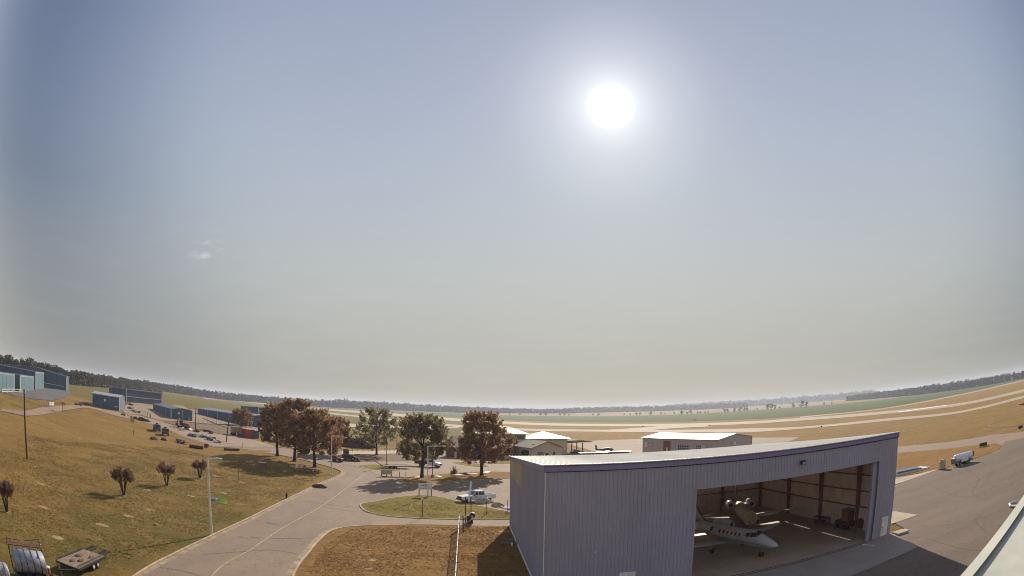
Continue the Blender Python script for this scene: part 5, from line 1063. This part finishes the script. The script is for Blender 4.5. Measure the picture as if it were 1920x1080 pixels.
# parked car and light aircraft by the pavilion
p = G3(1082, 851.5); r = root('parked_car', 'dark parked car in front of the pavilion posts', 'car', p, rad(5)); m = MB(); m.loft([[(-2.2, -.85, .35), (2.2, -.85, .35), (2.2, .85, .35), (-2.2, .85, .35)], [(-2.25, -.9, .9), (2.2, -.9, .85), (2.2, .9, .85), (-2.25, .9, .9)]]); m.build('body', M['steel_dark'], r)
m = MB(); m.loft([[(-1.7, -.82, .9), (1.2, -.82, .88), (1.2, .82, .88), (-1.7, .82, .9)], [(-1.2, -.65, 1.45), (.4, -.65, 1.45), (.4, .65, 1.45), (-1.2, .65, 1.45)]]); m.build('greenhouse', M['glass'], r); m = MB(); m.box((-2.24, -.6, .75), (.06, .4, .15)); m.build('tail_light', M['trim_white'], r); wheels(r, (1.4, -1.4), .78, .33, .22)
p = G3(1134, 848); r = root('light_aircraft', 'small dark light aircraft parked on the apron beyond the pavilion', 'aircraft', p, rad(-3)); m = MB(); m.tube([(-3.2, 0, 1.0), (-1, 0, 1.0), (.8, 0, 1.05), (2.2, 0, .9), (3.0, 0, .85)], [.15, .4, .62, .55, .2], 12); m.build('fuselage', M['steel_dark'], r, True)
m = MB(); m.box((.6, 0, .75), (1.4, 9.5, .14), bev=.04); m.build('wing', M['black'], r); m = MB(); m.prism([(-3.3, 1.0), (-2.5, 1.1), (-2.9, 2.6), (-3.4, 2.6)], -.05, .05, 'y'); m.build('fin', M['steel_red'], r)
for q in ((.4, 1.1), (.4, -1.1), (2.2, 0)): m = MB(); m.wheel((q[0], q[1], .2), .2, .12); m.tube([(q[0], q[1], .2), (q[0], q[1]*.8, .8)], .03, 5); m.build('wheel', M['tyre'], r)
for px, py, w_, lb in ((1112, 856, 9, 'flat pale roof of a low shelter nearest the pavilion, just above the big hangar roof'), (1152, 854, 11, 'longer flat pale roof of a low shelter, just above the big hangar roof')):
    p = G3(px, py); r = root('low_shelter', lb, 'shelter', p, rad(4), 'flat low shelters on the apron'); m = MB(); m.box((0, 0, 1.25), (w_, 3.2, .14)); m.build('roof', M['cream_roof'], r)
    m = MB(); m.box((0, 1.2, .6), (w_*.95, .2, 1.15)); m.build('wall', M['brick'], r)
    for s in (-.48, 0, .48): m = MB(); m.box((w_*s, -1.4, .6), (.14, .14, 1.2)); m.build('post', M['steel_dark'], r)

# ------------------------------------------------------------------ heaps, stones, scrap and small things
def heap(name, label, cat, px, py, rx, ry, rz_, mt, seed=0, group=None, rough=.35, n=3, dz=0):
    p = G3(px, py); m = MB(); m.lump((0, 0, dz), (rx, ry, rz_), seed, n, rough); o = m.build(name, M[mt], None, False); o.location = p; o.rotation_euler = (0, 0, seed*.7); return tag(o, label, cat, group)
o = heap('soil_heap', 'big dark mulch heap in the dry field between the trees', 'heap', 665, 838.5, 6.3, 3.5, 3.1, 'mulch', 2, rough=.3, n=4); o.rotation_euler = (0, 0, 0)
heap('soil_heap', 'small flat tail of the mulch heap on its right', 'heap', 688, 839.5, 3.2, 2, 1.0, 'mulch', 5)
for i, (x, y, s, lb) in enumerate(((231, 779, 1.6, 'leftmost dark soil clod on the yard rim'), (254, 785, 1.5, 'second dark soil clod on the yard rim'), (268, 789, 2.4, 'large dark soil clod with a point on the yard rim'), (277, 791, 1.2, 'small dark soil clod right of the pointed one'), (289, 824, 1.6, 'dark brush pile with pale bits on the bank under the trucks'), (307, 825.5, 1.3, 'second brush pile on the bank under the trucks'), (598, 914, 1.5, 'dark drain hollow edged with soil beside the road kerb'))):
    heap('brush_pile', lb, 'heap', x, y, s, s*.6, s*.42, 'mulch', i+3, 'dark piles of soil and brush')
for x, y, s, lb, sd_ in ((906, 944, 1.15, 'big tan boulder beside the pickup at the island edge', 1), (934, 950, .9, 'square tan boulder between the two thin fence posts', 4)):
    heap('boulder', lb, 'boulder', x, y, s*1.3, s*.8, s*.75, 'stone', sd_, 'boulders along the island edge', .25)
def scrap(px, py, label, kind, rz, s=1.0, mt='grey', grp='scrap in rows on the gravel yard'):
    r = root('scrap_pile', label, 'scrap', G3(px, py), rz, grp); rr = random.Random(int(px*7+py)); m = MB()
    for i in range(6): x, y = rr.uniform(-1.6, 1.6)*s, rr.uniform(-.7, .7)*s; m.box((x, y, .25+rr.random()*.5), (rr.uniform(.6, 1.8)*s, rr.uniform(.3, .8)*s, rr.uniform(.1, .5)), Matrix.Rotation(rr.uniform(-.3, .3), 4, 'X'))
    m.build('sheet_metal', M[mt], r)
    for i in range(4): x, y = rr.uniform(-1.6, 1.6)*s, rr.uniform(-.7, .7)*s; m = MB(); m.beam((x, y, .1), (x+rr.uniform(-1.5, 1.5)*s, y+rr.uniform(-.8, .8), rr.uniform(.3, 1.1)), .14); m.build('bar', M['trim_white' if kind else 'steel_dark'], r)
    m = MB(); m.lump((rr.uniform(-1, 1), 0, .1), (.9*s, .6*s, .5), int(px), 2, .4); m.build('debris', M['steel_dark' if kind else 'rust'], r)
SC = [(361, 819, 'first scrap pile at the upper end of the row, white tubes on top', 1, 'blue'), (369, 819, 'second scrap pile of the row, grey sheets', 1, 'grey'), (378, 820, 'third scrap pile of the row with bluish sheets', 1, 'blue'), (386, 821, 'fourth scrap pile of the row, tallest, with a white hood', 1, 'white'), (393, 825, 'fifth scrap pile, at the bend of the row', 1, 'blue'), (401, 827.5, 'sixth scrap pile, grey with pale bars', 1, 'grey'), (410, 830, 'last scrap pile of the row, rusty, nearest the leaning pole', 0, 'white'),
      (368, 810, 'rusty scrap pile at the foot of the utility pole', 0, 'rust'), (386, 809.5, 'dark scrap heap with a pale sheet behind the row', 1, 'steel_dark'), (396, 813, 'thin dark scrap strips behind the row', 0, 'rust'), (334, 829, 'scrap pile with a pale ring at the yard rim', 1, 'rust'), (343, 832, 'scrap pile with white sheets at the end of the yard rim', 1, 'grey'), (340, 807, 'low white sheets lying below the excavator', 1, 'white')]
for i, (x, y, lb, k, mt) in enumerate(SC): scrap(x, y, lb, k, i*.9, .8 if i > 6 else .95, mt)
JK = [(244, 760, 'brown crates against the end of the long navy hangar', 0, 'rust'), (246, 767, 'dark barrels and pale junk, upper part of the junk by the shed', 1, 'steel_dark'), (250, 771, 'white and grey junk in the middle of the pile by the shed', 1, 'white'), (256, 774, 'pale sheets at the lower end of the junk by the shed', 1, 'grey'), (227, 762, 'dark junk leaning on the corner of the small navy shed', 0, 'steel_dark'), (147, 760, 'dark junk left of the small navy shed', 0, 'blue'), (160, 760, 'brown junk and soil behind the bend of the hill road', 0, 'rust')]
for i, (x, y, lb, k, mt) in enumerate(JK): scrap(x, y, lb, k, i*1.3, 1.0, mt, 'junk around the small navy shed')
for x0, y0, x1, y1, rr, lb, mt in ((355, 836, 380.5, 839.5, .42, 'long dark culvert pipe lying at the edge of the yard', 'rust'), (421, 842, 448, 843, .3, 'long brown concrete pipe on the verge of the cross road', 'rust')):
    a = G3(x0, y0, rr); b = G3(x1, y1, rr); m = MB(); m.tube([a, b], rr, 14, False); m.tube([a, b], rr*.85, 14, False); tag(m.build('culvert_pipe', M[mt], None, False), lb, 'pipe', 'pipes at the yard edge')
r = root('cable_reel', 'brown cable reel at the end of the dark culvert pipe', 'reel', G3(386, 839.5), rad(10)); m = MB(); m.wheel((0, 0, .5), .5, .1); m.build('flange', M['rust'], r); m = MB(); m.wheel((0, .9, .5), .5, .1); m.build('flange', M['rust'], r); m = MB(); m.wheel((0, .45, .5), .32, .8); m.build('drum', M['brick'], r)
for px, py, w_, lb, rz in ((247, 790, .8, 'pale stone post standing on the dry slope, the taller of two', 1.6), (250.5, 792, .7, 'lower pale stone post with a dark side on the dry slope', 1.0)):
    o = MB(); o.box((0, 0, rz/2*1.1), (w_, w_*.8, rz*1.1), bev=.12); q = o.build('stone_post', M['stone'], None); q.location = G3(px, py); tag(q, lb, 'post', 'stone posts on the slope')
r = root('utility_cabinet', 'dark red utility cabinet with a pale top in the shade of the big trees', 'cabinet', G3(492, 878), rad(12)); m = MB(); m.box((0, 0, .6), (1.5, .9, 1.2), bev=.03); m.build('body', M['steel_red'], r); m = MB(); m.box((0, 0, 1.23), (1.6, 1.0, .08)); m.build('lid', M['trim_white'], r)
def picnic(px, py, rz, lb):
    r = root('picnic_table', lb, 'table', G3(px, py), rz, 'picnic tables under the trees'); m = MB(); m.box((0, 0, .74), (1.8, .75, .06)); m.build('table_top', M['plank'], r)
    for s in (-1, 1): m = MB(); m.box((0, s*.68, .44), (1.8, .28, .05)); m.build('bench', M['plank'], r)
    for s in (-1, 1):
        m = MB(); m.beam((s*.65, -.7, 0), (s*.65, .25, .72), .07); m.beam((s*.65, .7, 0), (s*.65, -.25, .72), .07); m.box((s*.65, 0, .42), (.07, 1.5, .07)); m.build('leg', M['steel_dark'], r)
picnic(547, 877, .3, 'picnic table farthest back, below the middle big tree'); picnic(557, 884, .1, 'picnic table nearest the grass edge under the trees'); picnic(566, 878, -.2, 'picnic table nearest the rightmost of the three big trees'); picnic(577, 886, .5, 'picnic table beside the dark bollard')
stake(590.5, 887, 881, 'short dark bollard at the foot of the rightmost of the three big trees', 'steel_dark', .14, 'bollard'); stake(534.5, 885, 881, 'small white-topped hydrant marker in the tree shade', 'trim_white', .08)
r = root('fire_hydrant', 'dark fire hydrant on the grass near the kerb', 'hydrant', G3(537.5, 935), 0); m = MB(); m.tube([(0, 0, 0), (0, 0, .15), (0, 0, .16), (0, 0, .7), (0, 0, .82), (0, 0, .95)], [.2, .2, .13, .13, .15, .05], 12); m.build('barrel', M['bronze'], r); m = MB(); m.tube([(-.24, 0, .55), (.24, 0, .55)], .07, 8); m.build('outlet', M['bronze'], r)
r = root('folded_banner', 'lime green folded banner lying crumpled on the grass behind the street light', 'banner', G3(413, 942), .3); m = MB(); m.add([(-.9, -.5, .05), (.7, -.6, .04), (1.0, .1, .12), (-.5, .3, .1), (-.2, .2, .6), (.8, .3, .75), (.9, .8, .1), (-.3, .9, .12)], [(0, 1, 2, 3), (3, 2, 5, 4), (4, 5, 6, 7)]); m.build('cloth', M['lime'], r); m = MB(); m.beam((-1.2, -.7, .06), (1.5, -.75, .05), .06); m.build('pole', M['lime'], r)
heap('brush_bundle', 'dark crumpled bundle on the grass between the street light and the lime banner', 'bundle', 402, 939.5, 1.0, .5, .4, 'blue', 6)
for i, (x, y, a_, b_, lb) in enumerate(((783, 895.5, 2.2, .8, 'white plastic sheet at the foot of the broad tree'), (822, 894, 1.8, .7, 'white plastic sheet right of the round lamp footing'), (858, 891, 2.6, .8, 'white plastic sheet between the spiky shrub and the oak'), (885, 888.5, 2.2, .7, 'white plastic sheet left of the oak trunk'), (912, 886, 2.0, .7, 'white plastic sheet right of the oak trunk'))):
    heap('plastic_sheet', lb, 'sheeting', x, y, a_, b_, .18, 'trim_white', i+2, 'plastic sheeting laid along the tree bed')
for i, (x, y, s, lb) in enumerate(((941, 952, .5, 'small pale rock left of the white sheeting by the hangar corner'), (947, 953.5, .55, 'pale rock against the thin fence post at the hangar corner'), (957, 954.5, 1.1, 'crumpled white sheeting against the hangar corner'))): heap('pale_rock' if i < 2 else 'plastic_sheet', lb, 'rock' if i < 2 else 'sheeting', x, y, s*1.2, s*.7, s*.4, 'trim_white' if i == 2 else 'stone', i+11)
for i, (x, y, s, lb) in enumerate(((850, 893, 1.0, 'low dark shrub left of the white sheets'), (872, 890.5, 1.3, 'low dark shrub between two white sheets'))): heap('mulch_clump', lb, 'heap', x, y, s*1.6, s*.6, s*.35, 'mulch', i+20)
heap('rubble_heap', 'pale heap of white rubble under the left big tree', 'heap', 513, 829, 2.4, 1.2, .8, 'trim_white', 31, 'rubble behind the big trees', .6); heap('rubble_heap', 'low grey rubble heap between the trunks of the big trees', 'heap', 541, 839, 3.6, 1.2, .6, 'stone', 33, 'rubble behind the big trees', .6)
for i, (x, y, lb) in enumerate(((727, 895, 'wheel stop below the cream sign'), (741, 895.5, 'wheel stop right of the cream sign'), (764, 896.5, 'longest wheel stop, near the broad tree'))):
    m = MB(); m.box((0, 0, .1), (2.4 if i < 2 else 3.6, .3, .22), bev=.05); o = m.build('wheel_stop', M['rust'], None); o.location = G3(x, y); o.rotation_euler = (0, 0, .02); tag(o, lb, 'wheel stop', 'wheel stops at the lot entrance')
r = root('metal_pallet', 'upturned pale metal pallet frame in the shade beside the hangar wall', 'pallet', G3(957, 1022), rad(4)); m = MB()
for i in range(4): m.beam((-.95, -.5+i*.36, .25), (.95, -.5+i*.36, .25), .06)
m.beam((-.95, -.5, .25), (-.95, .58, .25), .06); m.beam((.95, -.5, .25), (.95, .58, .25), .06); m.build('frame', M['grey'], r); m = MB(); m.box((.1, -.75, .2), (.18, .5, .4)); m.build('stand', M['trim_white'], r)

# ------------------------------------------------------------------ trees
def leaves(m, c, rad_, n, size, rnd, squash=.8, up=.0):
    vs, fs = m.v, m.f
    for _ in range(n):
        while True:
            x, y, z = rnd.uniform(-1, 1), rnd.uniform(-1, 1), rnd.uniform(-1, 1)
            if x*x+y*y+z*z < 1: break
        p = Vector((c[0]+x*rad_, c[1]+y*rad_, c[2]+z*rad_*squash)); s = size*rnd.uniform(.6, 1.3)
        a = Vector((rnd.gauss(0, 1), rnd.gauss(0, 1), rnd.gauss(0, 1)+up)).normalized(); b = a.orthogonal().normalized(); b = Matrix.Rotation(rnd.uniform(0, 6.28), 3, a) @ b; k = a.cross(b)
        i = len(vs); vs += [p-a*s*.7, p+b*s*.32, p+a*s*.7, p-b*s*.32+k*s*.15]; fs.append((i, i+1, i+2, i+3))
def tree(px, py, topy, R_, botpx, label, mt='leaf', seed=1, clumps=95, per=105, size=.42, trunk=.36, egg=.42, name='shade_tree', group='broad shade trees around the junction', cdx=0):
    p = G3(px, py); h = hz(px, topy, p.x, p.y)-p.z; zb = max(.8, hz(px, botpx, p.x, p.y)-p.z); rnd = random.Random(seed)
    r = root(name, label, 'tree', p, 0, group); R_ *= 1.1; T = MB(); C = MB(); ch = h-zb; zc = zb+ch*egg
    fork = zb+ch*.06; lean = Vector((rnd.uniform(-.3, .3), rnd.uniform(-.3, .3), 0)); right = Vector((p.y, -p.x, 0)).normalized()*cdx
    T.tube([(0, 0, -.2), (0, 0, .15), (.02, 0, .8), lean*.4+Vector((0, 0, fork*.7)), lean+Vector((0, 0, fork))], [trunk*1.7, trunk*1.35, trunk, trunk*.85, trunk*.8], 10)
    T.tube([lean+Vector((0, 0, fork*.98)), lean*1.3+right*.5+Vector((0, 0, zb+ch*.5)), lean+right+Vector((0, 0, zb+ch*.9))], [trunk*.7, trunk*.35, .04], 7)
    for i in range(int(clumps*2.3)):
        t = rnd.random()**.85; z = zb+ch*(.02+.93*t)        # radius profile: widest a third up, rounded top
        k = (z-zb)/ch; prof = math.sqrt(max(.02, 1-((k-egg)/(1-egg))**2)) if k > egg else math.sqrt(max(.05, 1-((egg-k)/(egg+.12))**2))
        a = rnd.uniform(0, 2*math.pi); lobe = 1+.10*math.sin(a*3+seed)+.07*math.sin(a*5+k*9+seed*2); rr = R_*prof*lobe*math.sqrt(rnd.uniform(.18, 1))*rnd.uniform(.88, 1.05); cr = rnd.uniform(.45, .85)*(.7+.3*R_/5)
        c = Vector((rr*math.cos(a), rr*math.sin(a), z))+right*k
        leaves(C, c, cr, int(per*.62*rnd.uniform(.7, 1.2)), size*.9, rnd)
        if rr > R_*prof*.7 or k > .85:      # sprigs pointing up and out at the edge
            dirv = Vector((math.cos(a)*.8, math.sin(a)*.8, .9)).normalized()
            for j in range(3): leaves(C, c+dirv*(cr*.7+.28*j), .30-.07*j, 9, size*.75, rnd, 1.2)
        if i % 7 == 0:
            s = Vector((0, 0, fork+(z-fork)*rnd.uniform(.0, .45)))+lean; mid = s*.5+c*.5+Vector((0, 0, -.3)); T.tube([s, mid, c], [trunk*.32, trunk*.16, .03], 5)
    T.build('trunk', M['bark'], r, True); C.build('crown', M[mt], r); return r
tree(520, 855, 757, 4.6, 832, 'leftmost of the three big dark trees standing beside the road', 'leaf', 1, 95)
tree(552, 865, 748, 4.7, 838, 'tallest tree, in the middle of the three big dark trees', 'leaf', 2, 100)
tree(590, 876, 767, 5.4, 852, 'broad dark tree, rightmost of the three and nearest to the lamp at the bend', 'leaf', 3, 110)
tree(629, 853, 783, 4.2, 835, 'dark tree mostly hidden behind the broad tree at the bend', 'leaf', 4, 60)
tree(706, 853, 765, 5.6, 835, 'thin olive tree with sky gaps, behind the parked lowboy trailer', 'leaf_olive', 9, 90, 85, .40, .32)
tree(791, 896, 777, 5.0, 864, 'broad olive-brown tree beside the pale street light on the mulch island', 'leaf_olive', 6, 100, 110, .40, .36)
tree(903, 892, 772, 5.6, 868, 'broad rounded dark tree nearest to the big hangar', 'leaf', 7, 118, 115, .40, .38, .36)
tree(453, 799, 768, 4.3, 800, 'small round dark tree behind the ochre and red containers', 'leaf', 8, 60, 80, .45, .3, .38)
def myrtle(px, py, topy, w, seed, label):
    p = G3(px, py); h = hz(px, topy, p.x, p.y)-p.z; rnd = random.Random(seed); r = root('crape_myrtle', label, 'shrub', p, 0, 'crape myrtles on the grass slope'); T = MB(); C = MB()
    n = 6+seed%4
    n += 2
    for i in range(n):
        a = 2*math.pi*i/n+rnd.uniform(-.3, .3); q0 = Vector((.12*math.cos(a), .12*math.sin(a), 0)); q1 = Vector((.3*w*math.cos(a), .3*w*math.sin(a), h*.45)); rr = w*rnd.uniform(.25, 1.05)
        q2 = Vector((rr*math.cos(a), rr*math.sin(a), h*rnd.uniform(.66, .86))); T.tube([q0, q1, q2], [.07, .05, .025], 6)
        for j in range(4):
            a2 = a+rnd.uniform(-.9, .9); r2 = w*math.sqrt(rnd.uniform(.05, 1.1)); e = Vector((r2*math.cos(a2), r2*math.sin(a2), h*(rnd.uniform(.72, 1.0)-.16*(r2/w)**2))); T.tube([q1.lerp(q2, .5), e], [.03, .015], 4)
            for k in range(5): c = q1.lerp(e, .62+.09*k); leaves(C, c, .24, 16, .15, rnd, 1.0)
            tip = e+Vector((0, 0, .12)); leaves(C, tip, .10, 40, .12, rnd, 2.2)
    T.build('stems', M['bark'], r); C.build('foliage', M['myrtle'], r)
    m = MB(); m.lump((0, 0, -.02), (.6, .45, .07), seed, 2, .5); m.build('mulch_ring', M['gravel'], r)
myrtle(232, 929, 877, 1.7, 11, 'crape myrtle with the widest crown, second from the left'); myrtle(313, 911, 868, 1.65, 12, 'crape myrtle with a vase of bare stems, third from the left')
myrtle(375, 897, 862, 1.45, 13, 'smallest crape myrtle, right beside the tall pale street light'); myrtle(13, 960, 900, 1.3, 14, 'crape myrtle cut by the left edge of the view')
r = root('spiky_shrub', 'spiky dark shrub sticking up from the tree bed', 'shrub', G3(851, 889), 0); m = MB(); rnd = random.Random(5)
for i in range(26): a = rnd.uniform(0, 6.28); e = rnd.uniform(.3, 1.9); m.tube([(0, 0, 0), (rnd.uniform(.2, 1.3)*math.cos(a), rnd.uniform(.2, 1.3)*math.sin(a), e)], [.1, .02], 4)
m.build('stems', M['bark'], r); m = MB(); leaves(m, (0, 0, .4), .9, 260, .25, rnd, .5); m.build('foliage', M['leaf'], r)
# far-off woods: many crowns in one mass each
def wood(name, label, line, hts, rows, depth, gap, mt, per, size, seed, zfun=None, hj=.18):
    rnd = random.Random(seed); C = MB(); Ln = [0]
    for a, b in zip(line, line[1:]): Ln.append(Ln[-1]+math.hypot(b[0]-a[0], b[1]-a[1]))
    s = 0
    while s < Ln[-1]:
        i = max(k for k in range(len(line)-1) if Ln[k] <= s); t = (s-Ln[i])/(Ln[i+1]-Ln[i]); x = line[i][0]+(line[i+1][0]-line[i][0])*t; y = line[i][1]+(line[i+1][1]-line[i][1])*t; h0 = hts[i]+(hts[i+1]-hts[i])*t
        D = math.hypot(x, y); lumpy = 1+.14*noise.noise(Vector((s/(gap*5), seed, 0)))+.10*noise.noise(Vector((s/(gap*2), seed, 3)))
        for q in range(rows):
            dd = q*depth/rows+rnd.uniform(-.4, .4)*depth/rows; xx, yy = x+x/D*dd+rnd.uniform(-.5, .5)*gap, y+y/D*dd+rnd.uniform(-.5, .5)*gap; hh = h0*lumpy*rnd.uniform(1-hj, 1+hj*.5)*(1+.02*q); z = H(xx, yy) if zfun is None else zfun(xx, yy); w = hh*rnd.uniform(.24, .36)
            for c in range(5): leaves(C, (xx+rnd.uniform(-.6, .6)*w, yy+rnd.uniform(-.6, .6)*w, z+hh*(.16+.70*c/4*rnd.uniform(.85, 1.05))), w*(1.25-.13*c), per, size, rnd, .8)
        s += gap*rnd.uniform(.7, 1.3)
    o = C.build(name, M[mt]); return tag(o, label, 'wood', None, 'stuff')
def polar(az, D): return (D*math.sin(rad(az)), D*math.cos(rad(az)))
def azd(px, py=720): return math.degrees(azx(px, py))
wood('hill_wood', 'dark green wood on the hill behind the hilltop hangars', [polar(-63, 420), polar(azd(0, 680), 430), polar(azd(60, 685), 450), polar(azd(130, 710), 500), polar(azd(190, 718), 620), polar(azd(240, 722), 760), polar(azd(300, 728), 950)], [12, 12.5, 13, 11, 11, 12, 11.5], 4, 45, 5.5, 'leaf_wood', 55, 1.5, 41)
wood('far_wood', 'long hazy band of trees along the left horizon', [polar(azd(225, 718), 1000), polar(azd(300, 728), 1250), polar(azd(420, 745), 1500), polar(azd(520, 753), 1700), polar(azd(640, 763), 1850)], [13, 15, 17, 18, 20], 4, 60, 9, 'leaf_far', 9, 4.5, 42)
wood('far_wood', 'hazy far wood behind the runway in the middle of the horizon', [polar(azd(630, 763), 1900), polar(azd(720, 768), 2100), polar(azd(840, 772), 2200), polar(azd(960, 775), 2500), polar(azd(1080, 776), 2600)], [24, 25, 22, 19, 18], 4, 80, 9, 'leaf_far', 9, 5.5, 43)
wood('far_wood', 'hazy far wood low on the horizon right of the terminal roofs', [polar(azd(1060, 776), 2900), polar(azd(1160, 774), 3000), polar(azd(1280, 772), 3100), polar(azd(1400, 765), 3100)], [24, 26, 24, 24], 4, 120, 11, 'leaf_far', 9, 6.5, 44)
wood('far_ridge', 'faint wooded ridge on the horizon above the right part of the crop field', [polar(azd(1250, 768), 4300), polar(azd(1350, 762), 4300), polar(azd(1480, 755), 4200), polar(azd(1640, 742), 4000)], [38, 44, 46, 44], 3, 260, 16, 'leaf_far', 9, 10, 45)
wood('far_wood', 'dense hazy wood at the right end of the horizon behind the crop field', [polar(azd(1590, 748), 2300), polar(azd(1650, 742), 2000), polar(azd(1720, 735), 1700), polar(azd(1800, 724), 1550), polar(azd(1880, 710), 1500), polar(azd(2000, 690), 1500)], [18, 20, 20, 20, 18, 17], 4, 60, 9, 'leaf_far', 10, 4.5, 46)
# scattered trees along the far edge of the crop field
FT = [(1170, 779, 4), (1181, 779, 4.5), (1193, 779, 6), (1199.5, 779, 7), (1220, 779, 8), (1239, 777.5, 5.5), (1247, 777, 3.5), (1264, 777, 5), (1279, 778.5, 10), (1288, 777, 6), (1294, 776.5, 9), (1308, 776, 5), (1313, 776, 5.5), (1322, 775.5, 5), (1328, 775, 5), (1359, 773.5, 8), (1364, 773.5, 8), (1377, 773, 9), (1388, 772, 10), (1396, 771.5, 9), (1402, 771, 8), (1420, 769.5, 5), (1440, 768, 12), (1447, 768, 13), (1453, 767.5, 9), (1462, 766.5, 5), (1487, 764.5, 9), (1503, 764.5, 14), (1512, 764, 13), (1545, 760, 6), (1560, 758.5, 5),
      (1122, 780, 6), (1112, 780, 5), (1067, 780, 4), (1058, 780, 6), (1050, 780, 5), (1022, 780, 8), (1013, 779.5, 6), (975, 779, 5), (955, 778, 5)]
FT.sort(); ORD = ['first', 'second', 'third', 'fourth', 'fifth', 'sixth', 'seventh', 'eighth', 'ninth', 'tenth', 'eleventh', 'twelfth', 'thirteenth', 'fourteenth', 'fifteenth', 'sixteenth', 'seventeenth', 'eighteenth', 'nineteenth', 'twentieth']
for i, (x, y, h_) in enumerate(FT):
    word = 'tall' if h_ > 9 else 'middling' if h_ > 5.5 else 'low bushy'; side = ('left', i) if i < len(FT)/2 else ('right', len(FT)-1-i)
    lab_ = word+' dark tree on the far crop edge, '+ORD[side[1]]+' counting from the '+side[0]
    p = G3(x, y); h_ = h_*math.hypot(p.x, p.y)/1250; rnd = random.Random(100+i)
    r = root('field_tree', lab_, 'tree', p, 0, 'scattered trees along the far edge of the crop field'); m = MB()
    for k in range(5): leaves(m, (rnd.uniform(-.25, .25)*h_, rnd.uniform(-.2, .2)*h_, h_*(.35+.12*k)), h_*.3*(1.1-.1*k), 26, h_*.14, rnd, .9)
    m.build('crown', M['leaf_far'], r); m = MB(); m.tube([(0, 0, -.2), (0, 0, h_*.5)], h_*.03, 5); m.build('trunk', M['bark'], r)

# grass tufts near enough to read one by one
def tufts(name, label, poly, n, hgt, mt, seed, lift=0):
    rnd = random.Random(seed); m = MB(); vs, fs = m.v, m.f; xs = [p[0] for p in poly]; ys = [p[1] for p in poly]; k = 0
    while k < n:
        x, y = rnd.uniform(min(xs), max(xs)), rnd.uniform(min(ys), max(ys))
        if noise.noise(Vector((x*.22, y*.3, seed))) < rnd.uniform(-.5, .5) or not inpoly((x, y), poly): k += .2; continue
        z = H(x, y)+lift; h_ = hgt*rnd.uniform(.4, 1.3); w = hgt*rnd.uniform(1.0, 2.4)
        for j in range(2):
            a = rnd.uniform(0, 3.14); dx, dy = w*math.cos(a), w*math.sin(a); i = len(vs); lx, ly = rnd.uniform(-.1, .1), rnd.uniform(-.1, .1)
            vs += [Vector((x-dx*.5, y-dy*.5, z-.03)), Vector((x+dx*.5, y+dy*.5, z-.03)), Vector((x+dx*.8+lx, y+dy*.8+ly, z+h_)), Vector((x-dx*.7+lx, y-dy*.7+ly, z+h_*.8))]; fs.append((i, i+1, i+2, i+3))
        k += 1
    o = m.build(name, M[mt]); return tag(o, label, 'grass', None, 'stuff')
tufts('grass_tufts', 'dry grass tufts on the slope beside the road', [(-29, 36), (-31.5, 55), (-34, 90), (-37, 118), (-75, 120), (-92, 60), (-60, 30), (-36, 28)], 46000, .075, 'tuft', 3)
tufts('grass_tufts', 'rusty grass tufts on the patch beside the big hangar', [(-15, 37), (-18.6, 60), (-18, 69), (-13, 73), (0, 75.5), (3, 46), (2, 30), (-10, 26)], 14000, .06, 'tuft_rust', 4, .1)
tufts('grass_tufts', 'green-gold grass tufts on the island lawn', [(-20.5, 85), (-17, 81.5), (-9, 80.5), (0, 82), (0, 86.5), (-6, 90), (-12, 95), (-18, 92)], 3500, .045, 'tuft', 5, .12)

# ------------------------------------------------------------------ the hazy air
hm = bpy.data.materials.new('haze'); hm.use_nodes = True; t = hm.node_tree; t.nodes.clear()
pv = t.nodes.new('ShaderNodeVolumePrincipled'); om = t.nodes.new('ShaderNodeOutputMaterial'); t.links.new(pv.outputs[0], om.inputs['Volume'])
pv.inputs['Color'].default_value = (.72, .78, .92, 1); pv.inputs['Density'].default_value = HAZE_D; pv.inputs['Anisotropy'].default_value = .25
m = MB(); m.box((0, 3090, 26), (9800, 7000, 56)); hz_o = m.build('haze', hm); hz_o['kind'] = 'stuff'; hz_o['label'] = 'thin pale haze hanging over the whole airfield'; hz_o['category'] = 'haze'
